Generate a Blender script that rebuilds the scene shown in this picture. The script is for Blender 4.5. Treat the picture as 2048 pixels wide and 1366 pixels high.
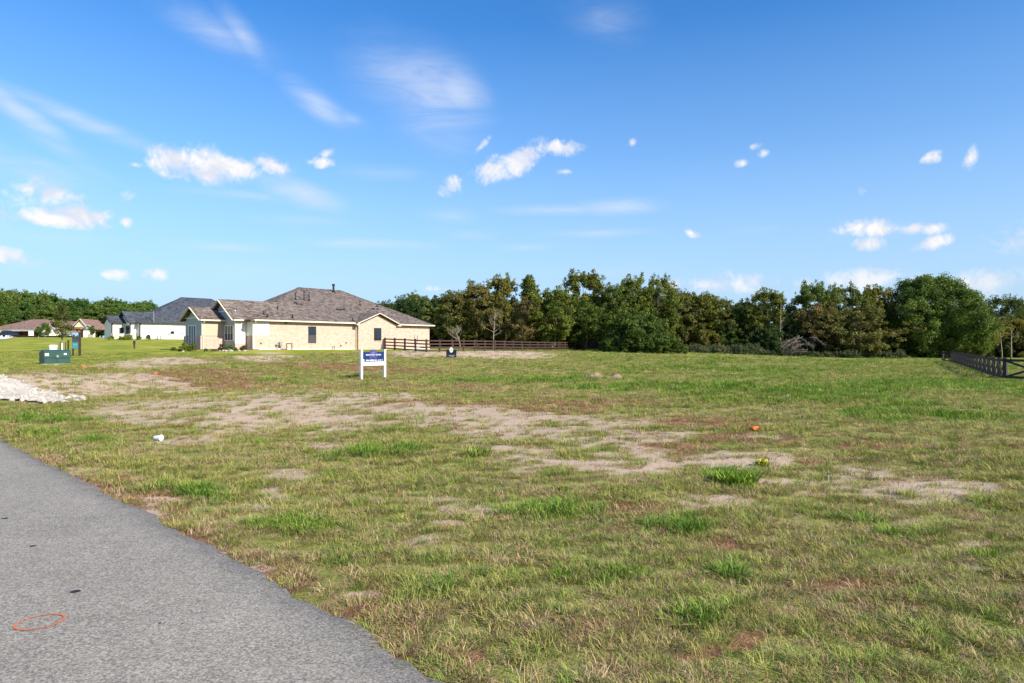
import bpy, bmesh, math, random
import numpy as np
from mathutils import Vector, Matrix

for o in list(bpy.data.objects):
    bpy.data.objects.remove(o)
scene = bpy.context.scene
C = scene.collection
R = math.radians

# ------------------------------------------------------------------ camera
F = 1330.0          # focal length in pixels of the 2048 px wide photograph
HOR = 694.0         # pixel row of the horizon
CAMZ = 1.7
cam_data = bpy.data.cameras.new('camera')
cam = bpy.data.objects.new('camera', cam_data)
C.objects.link(cam)
cam.location = (0, 0, CAMZ)
cam.rotation_euler = (R(90), 0, 0)
cam_data.sensor_width = 36.0
cam_data.lens = 36.0 * F / 2048.0
cam_data.shift_y = (HOR - 683.0) / 2048.0
cam_data.clip_start = 0.05
cam_data.clip_end = 5000
scene.camera = cam

# ------------------------------------------------------------------ sun, sky, exposure
SUN_AZ = R(52)      # to the right of straight behind the camera
SUN_EL = R(31)
sdir = Vector((math.sin(SUN_AZ) * math.cos(SUN_EL), -math.cos(SUN_AZ) * math.cos(SUN_EL), math.sin(SUN_EL)))
sun_data = bpy.data.lights.new('sun', 'SUN')
sun_data.energy = 4.6
sun_data.angle = R(0.55)
sun_data.color = (1.0, 0.915, 0.78)
sun = bpy.data.objects.new('sun', sun_data)
C.objects.link(sun)
sun.location = (60, -40, 60)
sun.rotation_euler = (-sdir).to_track_quat('-Z', 'Y').to_euler()

scene.view_settings.view_transform = 'Standard'
scene.view_settings.look = 'None'
scene.view_settings.exposure = 0.84
scene.view_settings.gamma = 1.0
scene.view_settings.use_curve_mapping = False
try:
    scene.render.engine = 'CYCLES'
    scene.cycles.max_bounces = 5
    scene.cycles.diffuse_bounces = 2
    scene.cycles.transparent_max_bounces = 6
except Exception:
    pass


class NT:
    """small helper to write node trees"""
    def __init__(s, tree):
        s.t = tree; s.n = tree.nodes; s.l = tree.links
    def new(s, typ, **kw):
        n = s.n.new(typ)
        for k, v in kw.items():
            setattr(n, k, v)
        return n
    def put(s, sock, v):
        if isinstance(v, bpy.types.NodeSocket):
            s.l.new(v, sock)
        elif v is not None:
            sock.default_value = v
    def math(s, op, a, b=None, c=None, clamp=False):
        n = s.new('ShaderNodeMath', operation=op); n.use_clamp = clamp
        s.put(n.inputs[0], a)
        if b is not None: s.put(n.inputs[1], b)
        if c is not None: s.put(n.inputs[2], c)
        return n.outputs[0]
    def vmath(s, op, a, b=None, scale=None):
        n = s.new('ShaderNodeVectorMath', operation=op)
        s.put(n.inputs[0], a)
        if b is not None: s.put(n.inputs[1], b)
        if scale is not None: s.put(n.inputs['Scale'], scale)
        return n.outputs['Value'] if op in ('LENGTH', 'DOT_PRODUCT') else n.outputs[0]
    def noise(s, vec, scale, detail=3.0, rough=0.55, dist=0.0, lac=2.0, color=False, dim='3D'):
        n = s.new('ShaderNodeTexNoise', noise_dimensions=dim)
        s.put(n.inputs['Vector'], vec)
        n.inputs['Scale'].default_value = scale; n.inputs['Detail'].default_value = detail
        n.inputs['Roughness'].default_value = rough; n.inputs['Distortion'].default_value = dist
        n.inputs['Lacunarity'].default_value = lac
        return n.outputs['Color'] if color else n.outputs[0]
    def maprange(s, v, a, b, c=0.0, d=1.0, smooth=False):
        n = s.new('ShaderNodeMapRange')
        n.interpolation_type = 'SMOOTHSTEP' if smooth else 'LINEAR'
        s.put(n.inputs[0], v)
        for i, q in enumerate((a, b, c, d)):
            s.put(n.inputs[1 + i], q)
        return n.outputs[0]
    def mix(s, fac, a, b, blend='MIX'):
        n = s.new('ShaderNodeMix', data_type='RGBA', blend_type=blend)
        s.put(n.inputs[0], fac)
        for k, v in ((6, a), (7, b)):
            if isinstance(v, tuple) and len(v) == 3: v = v + (1.0,)
            s.put(n.inputs[k], v)
        return n.outputs[2]
    def ramp(s, fac, stops):
        n = s.new('ShaderNodeValToRGB')
        e = n.color_ramp.elements
        while len(e) < len(stops): e.new(0.5)
        for k, (p, c) in enumerate(stops):
            e[k].position = p
            e[k].color = tuple(c) + (1.0,) if len(c) == 3 else c
        s.put(n.inputs[0], fac)
        return n.outputs[0]
    def mapping(s, vec, loc=(0, 0, 0), rot=(0, 0, 0), scale=(1, 1, 1), typ='POINT'):
        n = s.new('ShaderNodeMapping', vector_type=typ)
        s.put(n.inputs[0], vec)
        n.inputs['Location'].default_value = loc
        n.inputs['Rotation'].default_value = rot
        n.inputs['Scale'].default_value = scale
        return n.outputs[0]


def px_dir(px, py):
    dx = (px - 1024) / F; dz = (HOR - py) / F
    az = math.atan(dx)
    return az, math.atan(dz * math.cos(az))


def make_world():
    w = bpy.data.worlds.new('World')
    scene.world = w
    w.use_nodes = True
    T = NT(w.node_tree)
    T.n.clear()
    out = T.new('ShaderNodeOutputWorld')
    bg = T.new('ShaderNodeBackground')
    bg.inputs['Strength'].default_value = 0.099
    T.l.new(bg.outputs[0], out.inputs[0])
    sky = T.new('ShaderNodeTexSky', sky_type='NISHITA')
    sky.sun_disc = False
    sky.sun_elevation = SUN_EL
    sky.sun_rotation = math.atan2(sdir.x, sdir.y)
    sky.altitude = 100.0
    sky.air_density = 1.0
    sky.dust_density = 0.35
    sky.ozone_density = 2.2
    co = T.new('ShaderNodeTexCoord').outputs['Generated']
    sep = T.new('ShaderNodeSeparateXYZ'); T.l.new(co, sep.inputs[0])
    x, y, z = sep.outputs
    az = T.math('ARCTAN2', x, y)
    hyp = T.math('SQRT', T.math('ADD', T.math('MULTIPLY', x, x), T.math('MULTIPLY', y, y)))
    el = T.math('ARCTAN2', z, hyp)
    comb = T.new('ShaderNodeCombineXYZ')
    T.l.new(az, comb.inputs[0]); T.l.new(el, comb.inputs[1])
    P = comb.outputs[0]
    hs = T.new('ShaderNodeHueSaturation')
    hs.inputs['Saturation'].default_value = 1.3
    hs.inputs['Value'].default_value = 1.0
    T.l.new(sky.outputs[0], hs.inputs['Color'])
    skyc = T.mix(1.0, hs.outputs[0], (0.80, 1.0, 1.18), 'MULTIPLY')

    bases = {}
    def base(rot, dep):
        """the sky coordinates turned by one of a few angles"""
        rot = int(round(rot / 15.0)) * 15
        key = (rot, dep)
        if key not in bases:
            src = P
            if dep is not None:                      # chained so that the shader compiler needs little memory
                src = T.vmath('ADD', P, T.vmath('SCALE', (1e-7, 0.0, 0.0), scale=dep))
            bases[key] = src if rot == 0 else T.mapping(src, rot=(0, 0, R(rot)))
        return bases[key], R(rot)

    def field(lst, dep=None):
        acc = dep
        first = True
        lst = sorted(lst, key=lambda q: int(round(q[4] / 15.0)))
        d0 = dep
        for i, (px, py, rx, ry, rot, amp) in enumerate(lst):
            a, e = px_dir(px, py)
            if i and i % 14 == 0: d0 = acc
            PP, r = base(rot, d0)
            ca, sa = math.cos(r), math.sin(r)
            ar, er = a * ca - e * sa, a * sa + e * ca
            n = T.new('ShaderNodeVectorMath', operation='MULTIPLY_ADD')
            T.l.new(PP, n.inputs[0])
            n.inputs[1].default_value = (F / rx, F / ry, 0); n.inputs[2].default_value = (-ar * F / rx, -er * F / ry, 0)
            v = T.math('MULTIPLY_ADD', T.vmath('LENGTH', n.outputs[0]), -amp, amp)
            acc = v if first else T.math('MAXIMUM', acc, v)
            first = False
        return acc

    cum = [(350, 322, 62, 36, 0, 1), (420, 330, 95, 44, 0, 1), (480, 340, 50, 22, 0, 1), (400, 345, 70, 24, 0, 1),
           (552, 332, 56, 27, 12, .8), (640, 324, 34, 16, 0, .75), (655, 306, 26, 12, -20, .7),
           (980, 340, 60, 34, -10, .9), (1050, 318, 74, 34, -24, .95), (1125, 296, 56, 22, -6, .9), (1130, 344, 30, 10, 0, .5),
           (905, 372, 42, 27, -10, .9), (965, 290, 30, 10, -50, .5),
           (95, 434, 95, 22, 0, .95), (160, 432, 72, 28, 0, 1), (100, 385, 46, 36, -10, .9), (60, 378, 40, 13, 0, .6), (140, 392, 48, 14, 0, .6),
           (251, 443, 18, 15, 0, .9), (252, 392, 24, 14, -30, .6), (272, 330, 20, 8, 0, .45),
           (1735, 456, 66, 24, 0, .95), (1700, 460, 50, 14, 0, .7), (1830, 456, 34, 16, 0, .9), (1862, 458, 36, 14, 0, .85),
           (1735, 487, 42, 19, 0, .85), (1868, 485, 42, 16, -8, .9),
           (1864, 316, 24, 15, -20, .9), (1940, 318, 16, 28, 20, .9), (1265, 285, 12, 12, 0, .9), (1483, 327, 20, 11, 0, .75),
           (1508, 292, 22, 10, 0, .5), (1528, 306, 16, 12, 0, .45), (1385, 467, 26, 11, 10, .7), (1722, 382, 12, 16, 20, .5),
           (30, 515, 66, 20, 8, .75), (235, 550, 30, 13, 0, .85), (310, 548, 28, 17, 0, .9), (280, 504, 18, 7, 0, .45),
           (1450, 566, 130, 30, 0, .75), (1345, 570, 40, 22, 0, .65), (1610, 566, 36, 18, 0, .6), (1720, 562, 110, 30, 0, .68),
           (1850, 565, 60, 26, 0, .62), (1950, 566, 130, 34, 0, .65), (870, 578, 60, 10, 0, .5), (2120, 470, 120, 40, 0, .9), (-120, 400, 150, 50, 0, .9)]
    cir = [(860, 195, 170, 120, 25, .66), (915, 185, 100, 66, 30, .74), (800, 160, 170, 110, 25, .44), (635, 208, 105, 34, 27, .66), (700, 238, 70, 22, 20, .42),
           (430, 62, 150, 44, 22, .5), (485, 70, 90, 34, 40, .62), (30, 215, 110, 26, 25, .78), (150, 236, 200, 24, 20, .52), (110, 290, 150, 26, 28, .34),
           (600, 386, 120, 34, 10, .86), (500, 392, 190, 16, 2, .45), (60, 350, 190, 46, 8, .42), (110, 340, 120, 22, 14, .4),
           (600, 440, 130, 16, 0, .52), (1240, 413, 120, 24, -3, .74), (1120, 420, 190, 16, 0, .5), (900, 432, 80, 24, -4, .4),
           (1200, 466, 150, 13, -1, .6), (940, 470, 80, 16, 0, .36), (740, 488, 190, 15, -2, .62), (450, 493, 130, 14, -3, .5), (1050, 494, 90, 12, 0, .4),
           (1200, 30, 140, 70, 20, .34), (760, 345, 130, 24, 0, .34), (1500, 460, 90, 14, 0, .3), (1740, 462, 130, 22, 0, .4), (60, 470, 170, 22, 0, .36),
           (500, 540, 260, 30, 0, .25), (1250, 545, 260, 36, 0, .3)]
    # a loose field of the same clouds over the rest of the sky
    P2 = T.mapping(co, scale=(1, 1, 3.2))
    rest = T.noise(P2, 2.6, 3, .5)
    # outside the part of the sky that is listed
    az_out = T.maprange(T.math('ABSOLUTE', az), 0.72, 0.95, smooth=True)
    el_out = T.maprange(el, 0.52, 0.75, smooth=True)
    outside = T.math('MAXIMUM', az_out, el_out)
    restf = T.math('MULTIPLY', T.maprange(rest, 0.56, 0.76, 0.0, 0.9), outside)
    cumf = T.math('MAXIMUM', field(cum), restf)
    cirf = T.math('MAXIMUM', field(cir, cumf), T.math('MULTIPLY', T.maprange(rest, 0.45, 0.62, 0.0, 0.6), outside))

    nA = T.noise(P, 17.0, 6, .58, 0.6, dim='2D')
    nB = T.noise(P, 70.0, 5, .6, 0.4, dim='2D')
    nn = T.math('ADD', T.math('MULTIPLY', T.math('SUBTRACT', nA, 0.5), 1.15), T.math('MULTIPLY', T.math('SUBTRACT', nB, 0.5), 0.85))
    cf = T.math('ADD', cumf, nn)
    cmask = T.math('MULTIPLY', T.maprange(cf, 0.10, 0.85, smooth=True), T.maprange(cumf, 0.0, 0.3, smooth=True))
    # light and shade inside the cumulus
    P3 = T.vmath('ADD', P, (-0.010, -0.016, 0.0))
    nC = T.noise(P3, 17.0, 6, .58, 0.6, dim='2D')
    lit = T.maprange(T.math('SUBTRACT', nA, nC), -0.16, 0.16, smooth=True)
    cumcol = T.mix(lit, (4.3, 4.55, 5.2), (5.75, 5.65, 5.7))
    # streaky cirrus
    PS = T.mapping(P, rot=(0, 0, R(18)), scale=(5.0, 26.0, 1))
    nS = T.noise(PS, 1.0, 6, .62, 1.4, dim='2D')
    PS2 = T.mapping(P, rot=(0, 0, R(6)), scale=(2.0, 9.0, 1))
    nS2 = T.noise(PS2, 1.6, 3, .5, .5, dim='2D')
    cfac = T.math('MULTIPLY', cirf, T.math('ADD', T.maprange(nS, 0.25, 0.72, 0.55, 1.25), T.maprange(nS2, 0.3, 0.7, -0.2, 0.25)))
    cirmask = T.math('MULTIPLY', T.maprange(cfac, 0.0, 0.9, 0, 0.6, smooth=True), 1.0, clamp=True)
    # pale veil towards the horizon
    veil = T.ramp(T.math('MULTIPLY', el, 2.0, clamp=True), [(0.0, (.96,) * 3), (.12, (.86,) * 3), (.3, (.6,) * 3), (.55, (.25,) * 3), (.9, (.0,) * 3)])
    c0 = T.mix(veil, T.vmath('SCALE', skyc, scale=1.06), (2.75, 3.85, 5.2))
    c1 = T.mix(cirmask, c0, (4.5, 4.85, 5.7))
    lowfade = T.maprange(el, 0.03, 0.14, 0.55, 1.0)
    c2 = T.mix(T.math('MULTIPLY', cmask, lowfade), c1, cumcol)
    T.l.new(c2, bg.inputs['Color'])
    w.cycles.sampling_method = 'MANUAL'; w.cycles.sample_map_resolution = 512


make_world()

# ------------------------------------------------------------------ numpy noise
def _hash(ix, iy, seed):
    h = (ix.astype(np.int64) * 374761393 + iy.astype(np.int64) * 668265263 + seed * 1442695041) & 0xFFFFFFFF
    h = ((h ^ (h >> 13)) * 1274126177) & 0xFFFFFFFF
    return ((h ^ (h >> 16)) & 0xFFFFFF) / float(0xFFFFFF)

def vnoise(x, y, seed=0):
    x = np.asarray(x, float); y = np.asarray(y, float)
    ix = np.floor(x); iy = np.floor(y)
    fx = x - ix; fy = y - iy
    fx = fx * fx * (3 - 2 * fx); fy = fy * fy * (3 - 2 * fy)
    a = _hash(ix, iy, seed); b = _hash(ix + 1, iy, seed); c = _hash(ix, iy + 1, seed); d = _hash(ix + 1, iy + 1, seed)
    return (a * (1 - fx) + b * fx) * (1 - fy) + (c * (1 - fx) + d * fx) * fy

def fbm(x, y, seed=0, octv=4):
    s = 0; amp = 0.5; tot = 0
    for k in range(octv):
        s = s + amp * vnoise(x * 2 ** k + 17.3 * k, y * 2 ** k - 9.1 * k, seed + k); tot += amp; amp *= 0.55
    return s / tot

def sstep(a, b, v):
    t = np.clip((v - a) / (b - a), 0, 1)
    return t * t * (3 - 2 * t)

# ------------------------------------------------------------------ terrain heights
def wx(px, Z): return (px - 1024) / F * Z
def hz(py, Z): return CAMZ - (py - HOR) / F * Z

HU = (0.667, 0.745)           # direction of the long wall of the houses
H1 = (-25.43, 65.3, 1.45)     # corner of the brick house
H2 = (-66.6, 119.0, 3.15)     # corner of the white house
H3 = (-148.0, 214.0, 4.8)     # reference of the brown house

ctrl = []
for (px, py, Z) in [(745, 757, 36), (902, 744, 44), (110, 728, 42), (0, 740, 34), (200, 702, 62), (300, 690, 92), (60, 690, 95),
                    (853, 704, 70), (1130, 700.5, 102), (1203, 697, 118), (1100, 720, 62), (1500, 730, 64), (1700, 721, 95),
                    (2010, 760, 41.8), (1895, 723, 88), (1270, 704, 100), (1500, 706, 114), (1650, 711, 113), (1850, 714, 114), (2040, 722, 110),
                    (0, 752, 24.5), (60, 772, 24.0), (150, 799, 21.2), (0, 800, 20.2), (90, 806, 20.0), (300, 745, 34), (550, 745, 38), (780, 712, 60), (1400, 712, 88),
                    (268, 697, 78), (160, 709, 54), (122, 703, 60), (850, 708, 64), (300, 780, 27.0)]:
    ctrl.append((wx(px, Z), Z, hz(py, Z)))
ctrl += [(0, 0, 0), (0, -12, 0), (-12, -6, 0), (12, -12, 0), (12, 2, 0), (-9.6, 12.6, 0), (-4.3, 7.4, 0), (-1, 4.1, 0), (3, 6, -.03), (8, 9, -.05),
         (-7.0, 14.8, -.2), (-3.5, 13.8, -.17), (-1, 11, -.12), (-6, 22, .1), (-1, 21, .05), (4, 15, 0), (14, 20, -.1), (22, 28, -.2), (24, 12, -.1), (40, 30, -.4),
         (-30, 26, .3), (-50, 46, 1.1), (-30, 0, 0), (-60, 10, .4), (60, 0, -.3), (0, -60, 0), (-120, -60, 0), (120, -60, 0), (200, 60, -.5), (90, 110, -.3), (120, 200, -.2),
         (0, 150, 1.2), (0, 260, 1.0), (60, 160, .4), (-60, 200, 3.6), (-160, 280, 5.2), (-80, 280, 4.6), (-250, 200, 5.0), (-120, 100, 2.6), (0, 600, 2), (-300, 600, 6), (300, 600, 0), (300, 200, -.3),
         (-110, 214, 4.8), (-185, 214, 4.8), (-148, 200, 4.65), (-148, 235, 4.9)]
def loc2w(H, a, b):
    return (H[0] + HU[0] * a - HU[1] * b, H[1] + HU[1] * a + HU[0] * b)
for H, pts in ((H1, [(0, 0), (8, 0), (16, 0), (23, 0), (-4, 4), (-4, 8), (0, 15), (0, 24), (11, 12), (23, 24), (23, 12)]),
               (H2, [(0, 0), (10, 0), (23, 0), (-4, 6), (0, 24), (11, 12), (23, 24)])):
    for a, b in pts:
        X, Y = loc2w(H, a, b)
        ctrl.append((X, Y, H[2]))
ctrl = np.array(ctrl)
_c2 = 9.0
def _ker(X, Y, c):
    return np.sqrt((X[:, None] - c[None, :, 0]) ** 2 + (Y[:, None] - c[None, :, 1]) ** 2 + _c2)
_A = _ker(ctrl[:, 0], ctrl[:, 1], ctrl)
_N = len(ctrl)
_M = np.zeros((_N + 1, _N + 1)); _M[:_N, :_N] = _A - 0.02 * np.eye(_N); _M[:_N, _N] = 1; _M[_N, :_N] = 1
_W = np.linalg.solve(_M, np.append(ctrl[:, 2], 0))

EDGE = [(-80, 78), (-40, 40.5), (-22, 23.6), (-14, 16.5), (-9.62, 12.5), (-4.30, 7.39), (-2.04, 5.19), (-.99, 4.07), (-.33, 3.37), (1.5, 1.42), (6, -3.4), (20, -18.5), (60, -62)]
def road_d(X, Y):
    """signed distance to the road's edge: positive on the grass side"""
    best = np.full(np.shape(X), 1e9); sg = np.ones(np.shape(X))
    for (x0, y0), (x1, y1) in zip(EDGE[:-1], EDGE[1:]):
        dx, dy = x1 - x0, y1 - y0; L2 = dx * dx + dy * dy
        t = np.clip(((X - x0) * dx + (Y - y0) * dy) / L2, 0, 1)
        d = np.hypot(X - x0 - t * dx, Y - y0 - t * dy)
        s = -np.sign(dx * (Y - y0) - dy * (X - x0))
        s = np.sign((X - x0) * (-dy) + (Y - y0) * dx)
        m = d < best
        best = np.where(m, d, best); sg = np.where(m, s, sg)
    return best * sg

def base_h(X, Y):
    X = np.atleast_1d(np.asarray(X, float)); Y = np.atleast_1d(np.asarray(Y, float))
    sh = X.shape; x = X.ravel(); y = Y.ravel(); out = np.zeros_like(x)
    for i in range(0, len(x), 20000):
        k = _ker(x[i:i + 20000], y[i:i + 20000], ctrl)
        out[i:i + 20000] = k @ _W[:_N] + _W[_N]
    return out.reshape(sh)

def ground_h(X, Y):
    X = np.atleast_1d(np.asarray(X, float)); Y = np.atleast_1d(np.asarray(Y, float))
    h = base_h(X, Y)
    d = np.hypot(X, Y)
    h = h + (fbm(X * .9, Y * .9, 5, 3) - .5) * 0.07 * sstep(0, 3, road_d(X, Y)) * (1 - sstep(40, 60, d)) \
          + (fbm(X * .22, Y * .22, 9, 2) - .5) * 0.22 * sstep(1, 6, road_d(X, Y)) * (1 - sstep(45, 62, d))
    rd = road_d(X, Y)
    h = h - 0.05 * (1 - sstep(-.25, 0.02, rd)) - 0.015
    return h

def gz(x, y): return float(ground_h([x], [y])[0])

def ray_ground(px, py):
    """the ground point that is seen at a pixel"""
    Z = F * CAMZ / max(py - HOR, 3.0)
    Z = min(Z, 150)
    lo, hi = 2.0, 150.0
    zs = np.concatenate([np.linspace(2, 40, 300), np.linspace(40, 150, 260)])
    g = ground_h((px - 1024) / F * zs, zs)
    r = CAMZ - (py - HOR) / F * zs
    k = np.argmax(r < g)
    if not (r < g).any(): k = len(zs) - 1
    return (px - 1024) / F * zs[k], zs[k]

# ------------------------------------------------------------------ mesh helpers
def tag(o, label=None, cat=None, group=None, kind=None):
    if label: o['label'] = label
    if cat: o['category'] = cat
    if group: o['group'] = group
    if kind: o['kind'] = kind
    return o

def thing(name, label, cat, loc=(0, 0, 0), rotz=0.0, group=None):
    o = bpy.data.objects.new(name, None); C.objects.link(o)
    o.empty_display_size = 0.2
    o.location = loc; o.rotation_euler = (0, 0, rotz)
    return tag(o, label, cat, group)

def link(name, me, mat=None, parent=None, smooth=False):
    if mat is not None and not me.materials:
        me.materials.append(mat)
    if smooth:
        me.polygons.foreach_set('use_smooth', np.ones(len(me.polygons), bool))
    o = bpy.data.objects.new(name, me); C.objects.link(o)
    if parent is not None: o.parent = parent
    return o

class MB:
    def __init__(s): s.v = []; s.f = []
    def face_set(s, vs, fs):
        k = len(s.v); s.v += [tuple(p) for p in vs]; s.f += [tuple(i + k for i in f) for f in fs]
        return s
    def box(s, x0, x1, y0, y1, z0, z1):
        return s.face_set([(x0, y0, z0), (x1, y0, z0), (x1, y1, z0), (x0, y1, z0), (x0, y0, z1), (x1, y0, z1), (x1, y1, z1), (x0, y1, z1)],
                          [(3, 2, 1, 0), (4, 5, 6, 7), (0, 1, 5, 4), (1, 2, 6, 5), (2, 3, 7, 6), (3, 0, 4, 7)])
    def bar(s, p, q, w, h, up=(0, 0, 1)):
        p = Vector(p); q = Vector(q); d = (q - p).normalized(); up = Vector(up)
        sd = d.cross(up)
        if sd.length < 1e-4: sd = d.cross(Vector((1, 0, 0)))
        sd.normalize(); u2 = sd.cross(d).normalized()
        vs = []
        for c in (p, q):
            for (i, j) in ((-1, -1), (1, -1), (1, 1), (-1, 1)):
                vs.append(c + sd * (i * w / 2) + u2 * (j * h / 2))
        return s.face_set(vs, [(3, 2, 1, 0), (4, 5, 6, 7), (0, 1, 5, 4), (1, 2, 6, 5), (2, 3, 7, 6), (3, 0, 4, 7)])
    def tube(s, pts, rad, seg=8, cap=True):
        rings = []
        pts = [Vector(p) for p in pts]
        for i, p in enumerate(pts):
            d = (pts[min(i + 1, len(pts) - 1)] - pts[max(i - 1, 0)]).normalized()
            a = d.cross(Vector((0.31, 0.9, 0.12)))
            if a.length < 1e-3: a = d.cross(Vector((1, 0, 0)))
            a.normalize(); b = d.cross(a)
            r = rad[i] if isinstance(rad, (list, tuple)) else rad
            rings.append([p + a * (r * math.cos(2 * math.pi * k / seg)) + b * (r * math.sin(2 * math.pi * k / seg)) for k in range(seg)])
        vs = [p for r_ in rings for p in r_]; fs = []
        for i in range(len(pts) - 1):
            for k in range(seg):
                k2 = (k + 1) % seg
                fs.append((i * seg + k, i * seg + k2, (i + 1) * seg + k2, (i + 1) * seg + k))
        if cap:
            fs.append(tuple(reversed(range(seg)))); fs.append(tuple(range((len(pts) - 1) * seg, len(pts) * seg)))
        return s.face_set(vs, fs)
    def prism(s, poly, axis, t0, t1):
        """polygon in the two other axes, extruded along axis (0, 1 or 2)"""
        def mk(p, t):
            if axis == 0: return (t, p[0], p[1])
            if axis == 1: return (p[0], t, p[1])
            return (p[0], p[1], t)
        n = len(poly)
        vs = [mk(p, t0) for p in poly] + [mk(p, t1) for p in poly]
        fs = [tuple(reversed(range(n))), tuple(range(n, 2 * n))] + [(i, (i + 1) % n, n + (i + 1) % n, n + i) for i in range(n)]
        return s.face_set(vs, fs)
    def slab(s, top, th):
        """a thick sheet: top polygon and the same lowered by th"""
        n = len(top)
        vs = [tuple(p) for p in top] + [(p[0], p[1], p[2] - th) for p in top]
        fs = [tuple(range(n)), tuple(reversed(range(n, 2 * n)))] + [(i, n + i, n + (i + 1) % n, (i + 1) % n) for i in range(n)]
        return s.face_set(vs, fs)
    def mesh(s, name, mat=None, fix=True):
        me = bpy.data.meshes.new(name); me.from_pydata(s.v, [], s.f)
        if fix:
            bm = bmesh.new(); bm.from_mesh(me); bmesh.ops.recalc_face_normals(bm, faces=bm.faces); bm.to_mesh(me); bm.free()
        me.update()
        if mat: me.materials.append(mat)
        return me
    def build(s, name, mat, parent=None, smooth=False, bevel=0.0):
        o = link(name, s.mesh(name, mat), None, parent, smooth)
        if bevel:
            m = o.modifiers.new('bevel', 'BEVEL'); m.width = bevel; m.segments = 2; m.limit_method = 'ANGLE'
        return o

def np_mesh(name, verts, quads=None, tris=None, mat=None):
    me = bpy.data.meshes.new(name)
    verts = np.asarray(verts, np.float32)
    me.vertices.add(len(verts)); me.vertices.foreach_set('co', verts.ravel())
    loops = []; starts = []; k = 0
    arrs = []
    if quads is not None and len(quads): arrs.append((np.asarray(quads, np.int32), 4))
    if tris is not None and len(tris): arrs.append((np.asarray(tris, np.int32), 3))
    tot = sum(a.size for a, n in arrs); npoly = sum(len(a) for a, n in arrs)
    me.loops.add(tot); me.polygons.add(npoly)
    st = []
    for a, n in arrs:
        st.append(np.arange(len(a)) * n + k); k += a.size
    me.loops.foreach_set('vertex_index', np.concatenate([a.ravel() for a, n in arrs]))
    me.polygons.foreach_set('loop_start', np.concatenate(st).astype(np.int32))
    me.update(calc_edges=True)
    me.validate()
    if mat: me.materials.append(mat)
    return me

# ------------------------------------------------------------------ materials
MATS = {}
def mat(name):
    m = bpy.data.materials.new(name); m.use_nodes = True
    T = NT(m.node_tree); T.n.clear()
    out = T.new('ShaderNodeOutputMaterial')
    b = T.new('ShaderNodeBsdfPrincipled')
    T.l.new(b.outputs[0], out.inputs[0])
    MATS[name] = m
    return m, T, b, out

def bump(T, b, h, strength=0.3, dist=0.02):
    n = T.new('ShaderNodeBump'); n.inputs['Strength'].default_value = strength; n.inputs['Distance'].default_value = dist
    T.l.new(h, n.inputs['Height']); T.l.new(n.outputs[0], b.inputs['Normal'])

def simple(name, col, rough=0.7, var=0.12, scale=6.0, metal=0.0, bmp=0.0, spec=0.4):
    m, T, b, out = mat(name)
    co = T.new('ShaderNodeTexCoord').outputs['Object']
    n = T.noise(co, scale, 4, .6)
    n2 = T.noise(co, scale * .17, 2, .5)
    f = T.math('ADD', T.math('MULTIPLY', n, .6), T.math('MULTIPLY', n2, .4))
    lo = tuple(c * (1 - var * 1.6) for c in col); hi = tuple(min(1, c * (1 + var * 1.2)) for c in col)
    T.l.new(T.ramp(f, [(0.3, lo), (0.7, hi)]), b.inputs['Base Color'])
    b.inputs['Roughness'].default_value = rough; b.inputs['Metallic'].default_value = metal
    b.inputs['Specular IOR Level'].default_value = spec
    if bmp: bump(T, b, n, bmp, 0.01)
    return m

def make_brick(name, c1, c2, mortar):
    m, T, b, out = mat(name)
    co = T.new('ShaderNodeTexCoord').outputs['Object']
    geo = T.new('ShaderNodeNewGeometry')
    # run the courses along whichever horizontal axis lies in the wall
    sep = T.new('ShaderNodeSeparateXYZ'); T.l.new(co, sep.inputs[0])
    hv = T.math('ADD', sep.outputs[0], sep.outputs[1])
    cb = T.new('ShaderNodeCombineXYZ'); T.l.new(hv, cb.inputs[0]); T.l.new(sep.outputs[2], cb.inputs[1])
    br = T.new('ShaderNodeTexBrick')
    T.l.new(cb.outputs[0], br.inputs['Vector'])
    br.inputs['Color1'].default_value = c1 + (1,); br.inputs['Color2'].default_value = c2 + (1,); br.inputs['Mortar'].default_value = mortar + (1,)
    br.inputs['Scale'].default_value = 1.0; br.inputs['Mortar Size'].default_value = 0.012
    br.inputs['Brick Width'].default_value = 0.24; br.inputs['Row Height'].default_value = 0.085; br.inputs['Bias'].default_value = -0.1
    n = T.noise(co, 2.2, 4, .6); n3 = T.noise(co, 14, 2, .6)
    f = T.maprange(T.math('ADD', T.math('MULTIPLY', n, .45), T.math('MULTIPLY', n3, .55)), .3, .7, .74, 1.22)
    c = T.vmath('SCALE', br.outputs[0], scale=f)
    T.l.new(c, b.inputs['Base Color']); b.inputs['Roughness'].default_value = .9
    b.inputs['Specular IOR Level'].default_value = .2
    bump(T, b, T.math('SUBTRACT', 1.0, br.outputs['Fac']), .4, .012)
    return m

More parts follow.
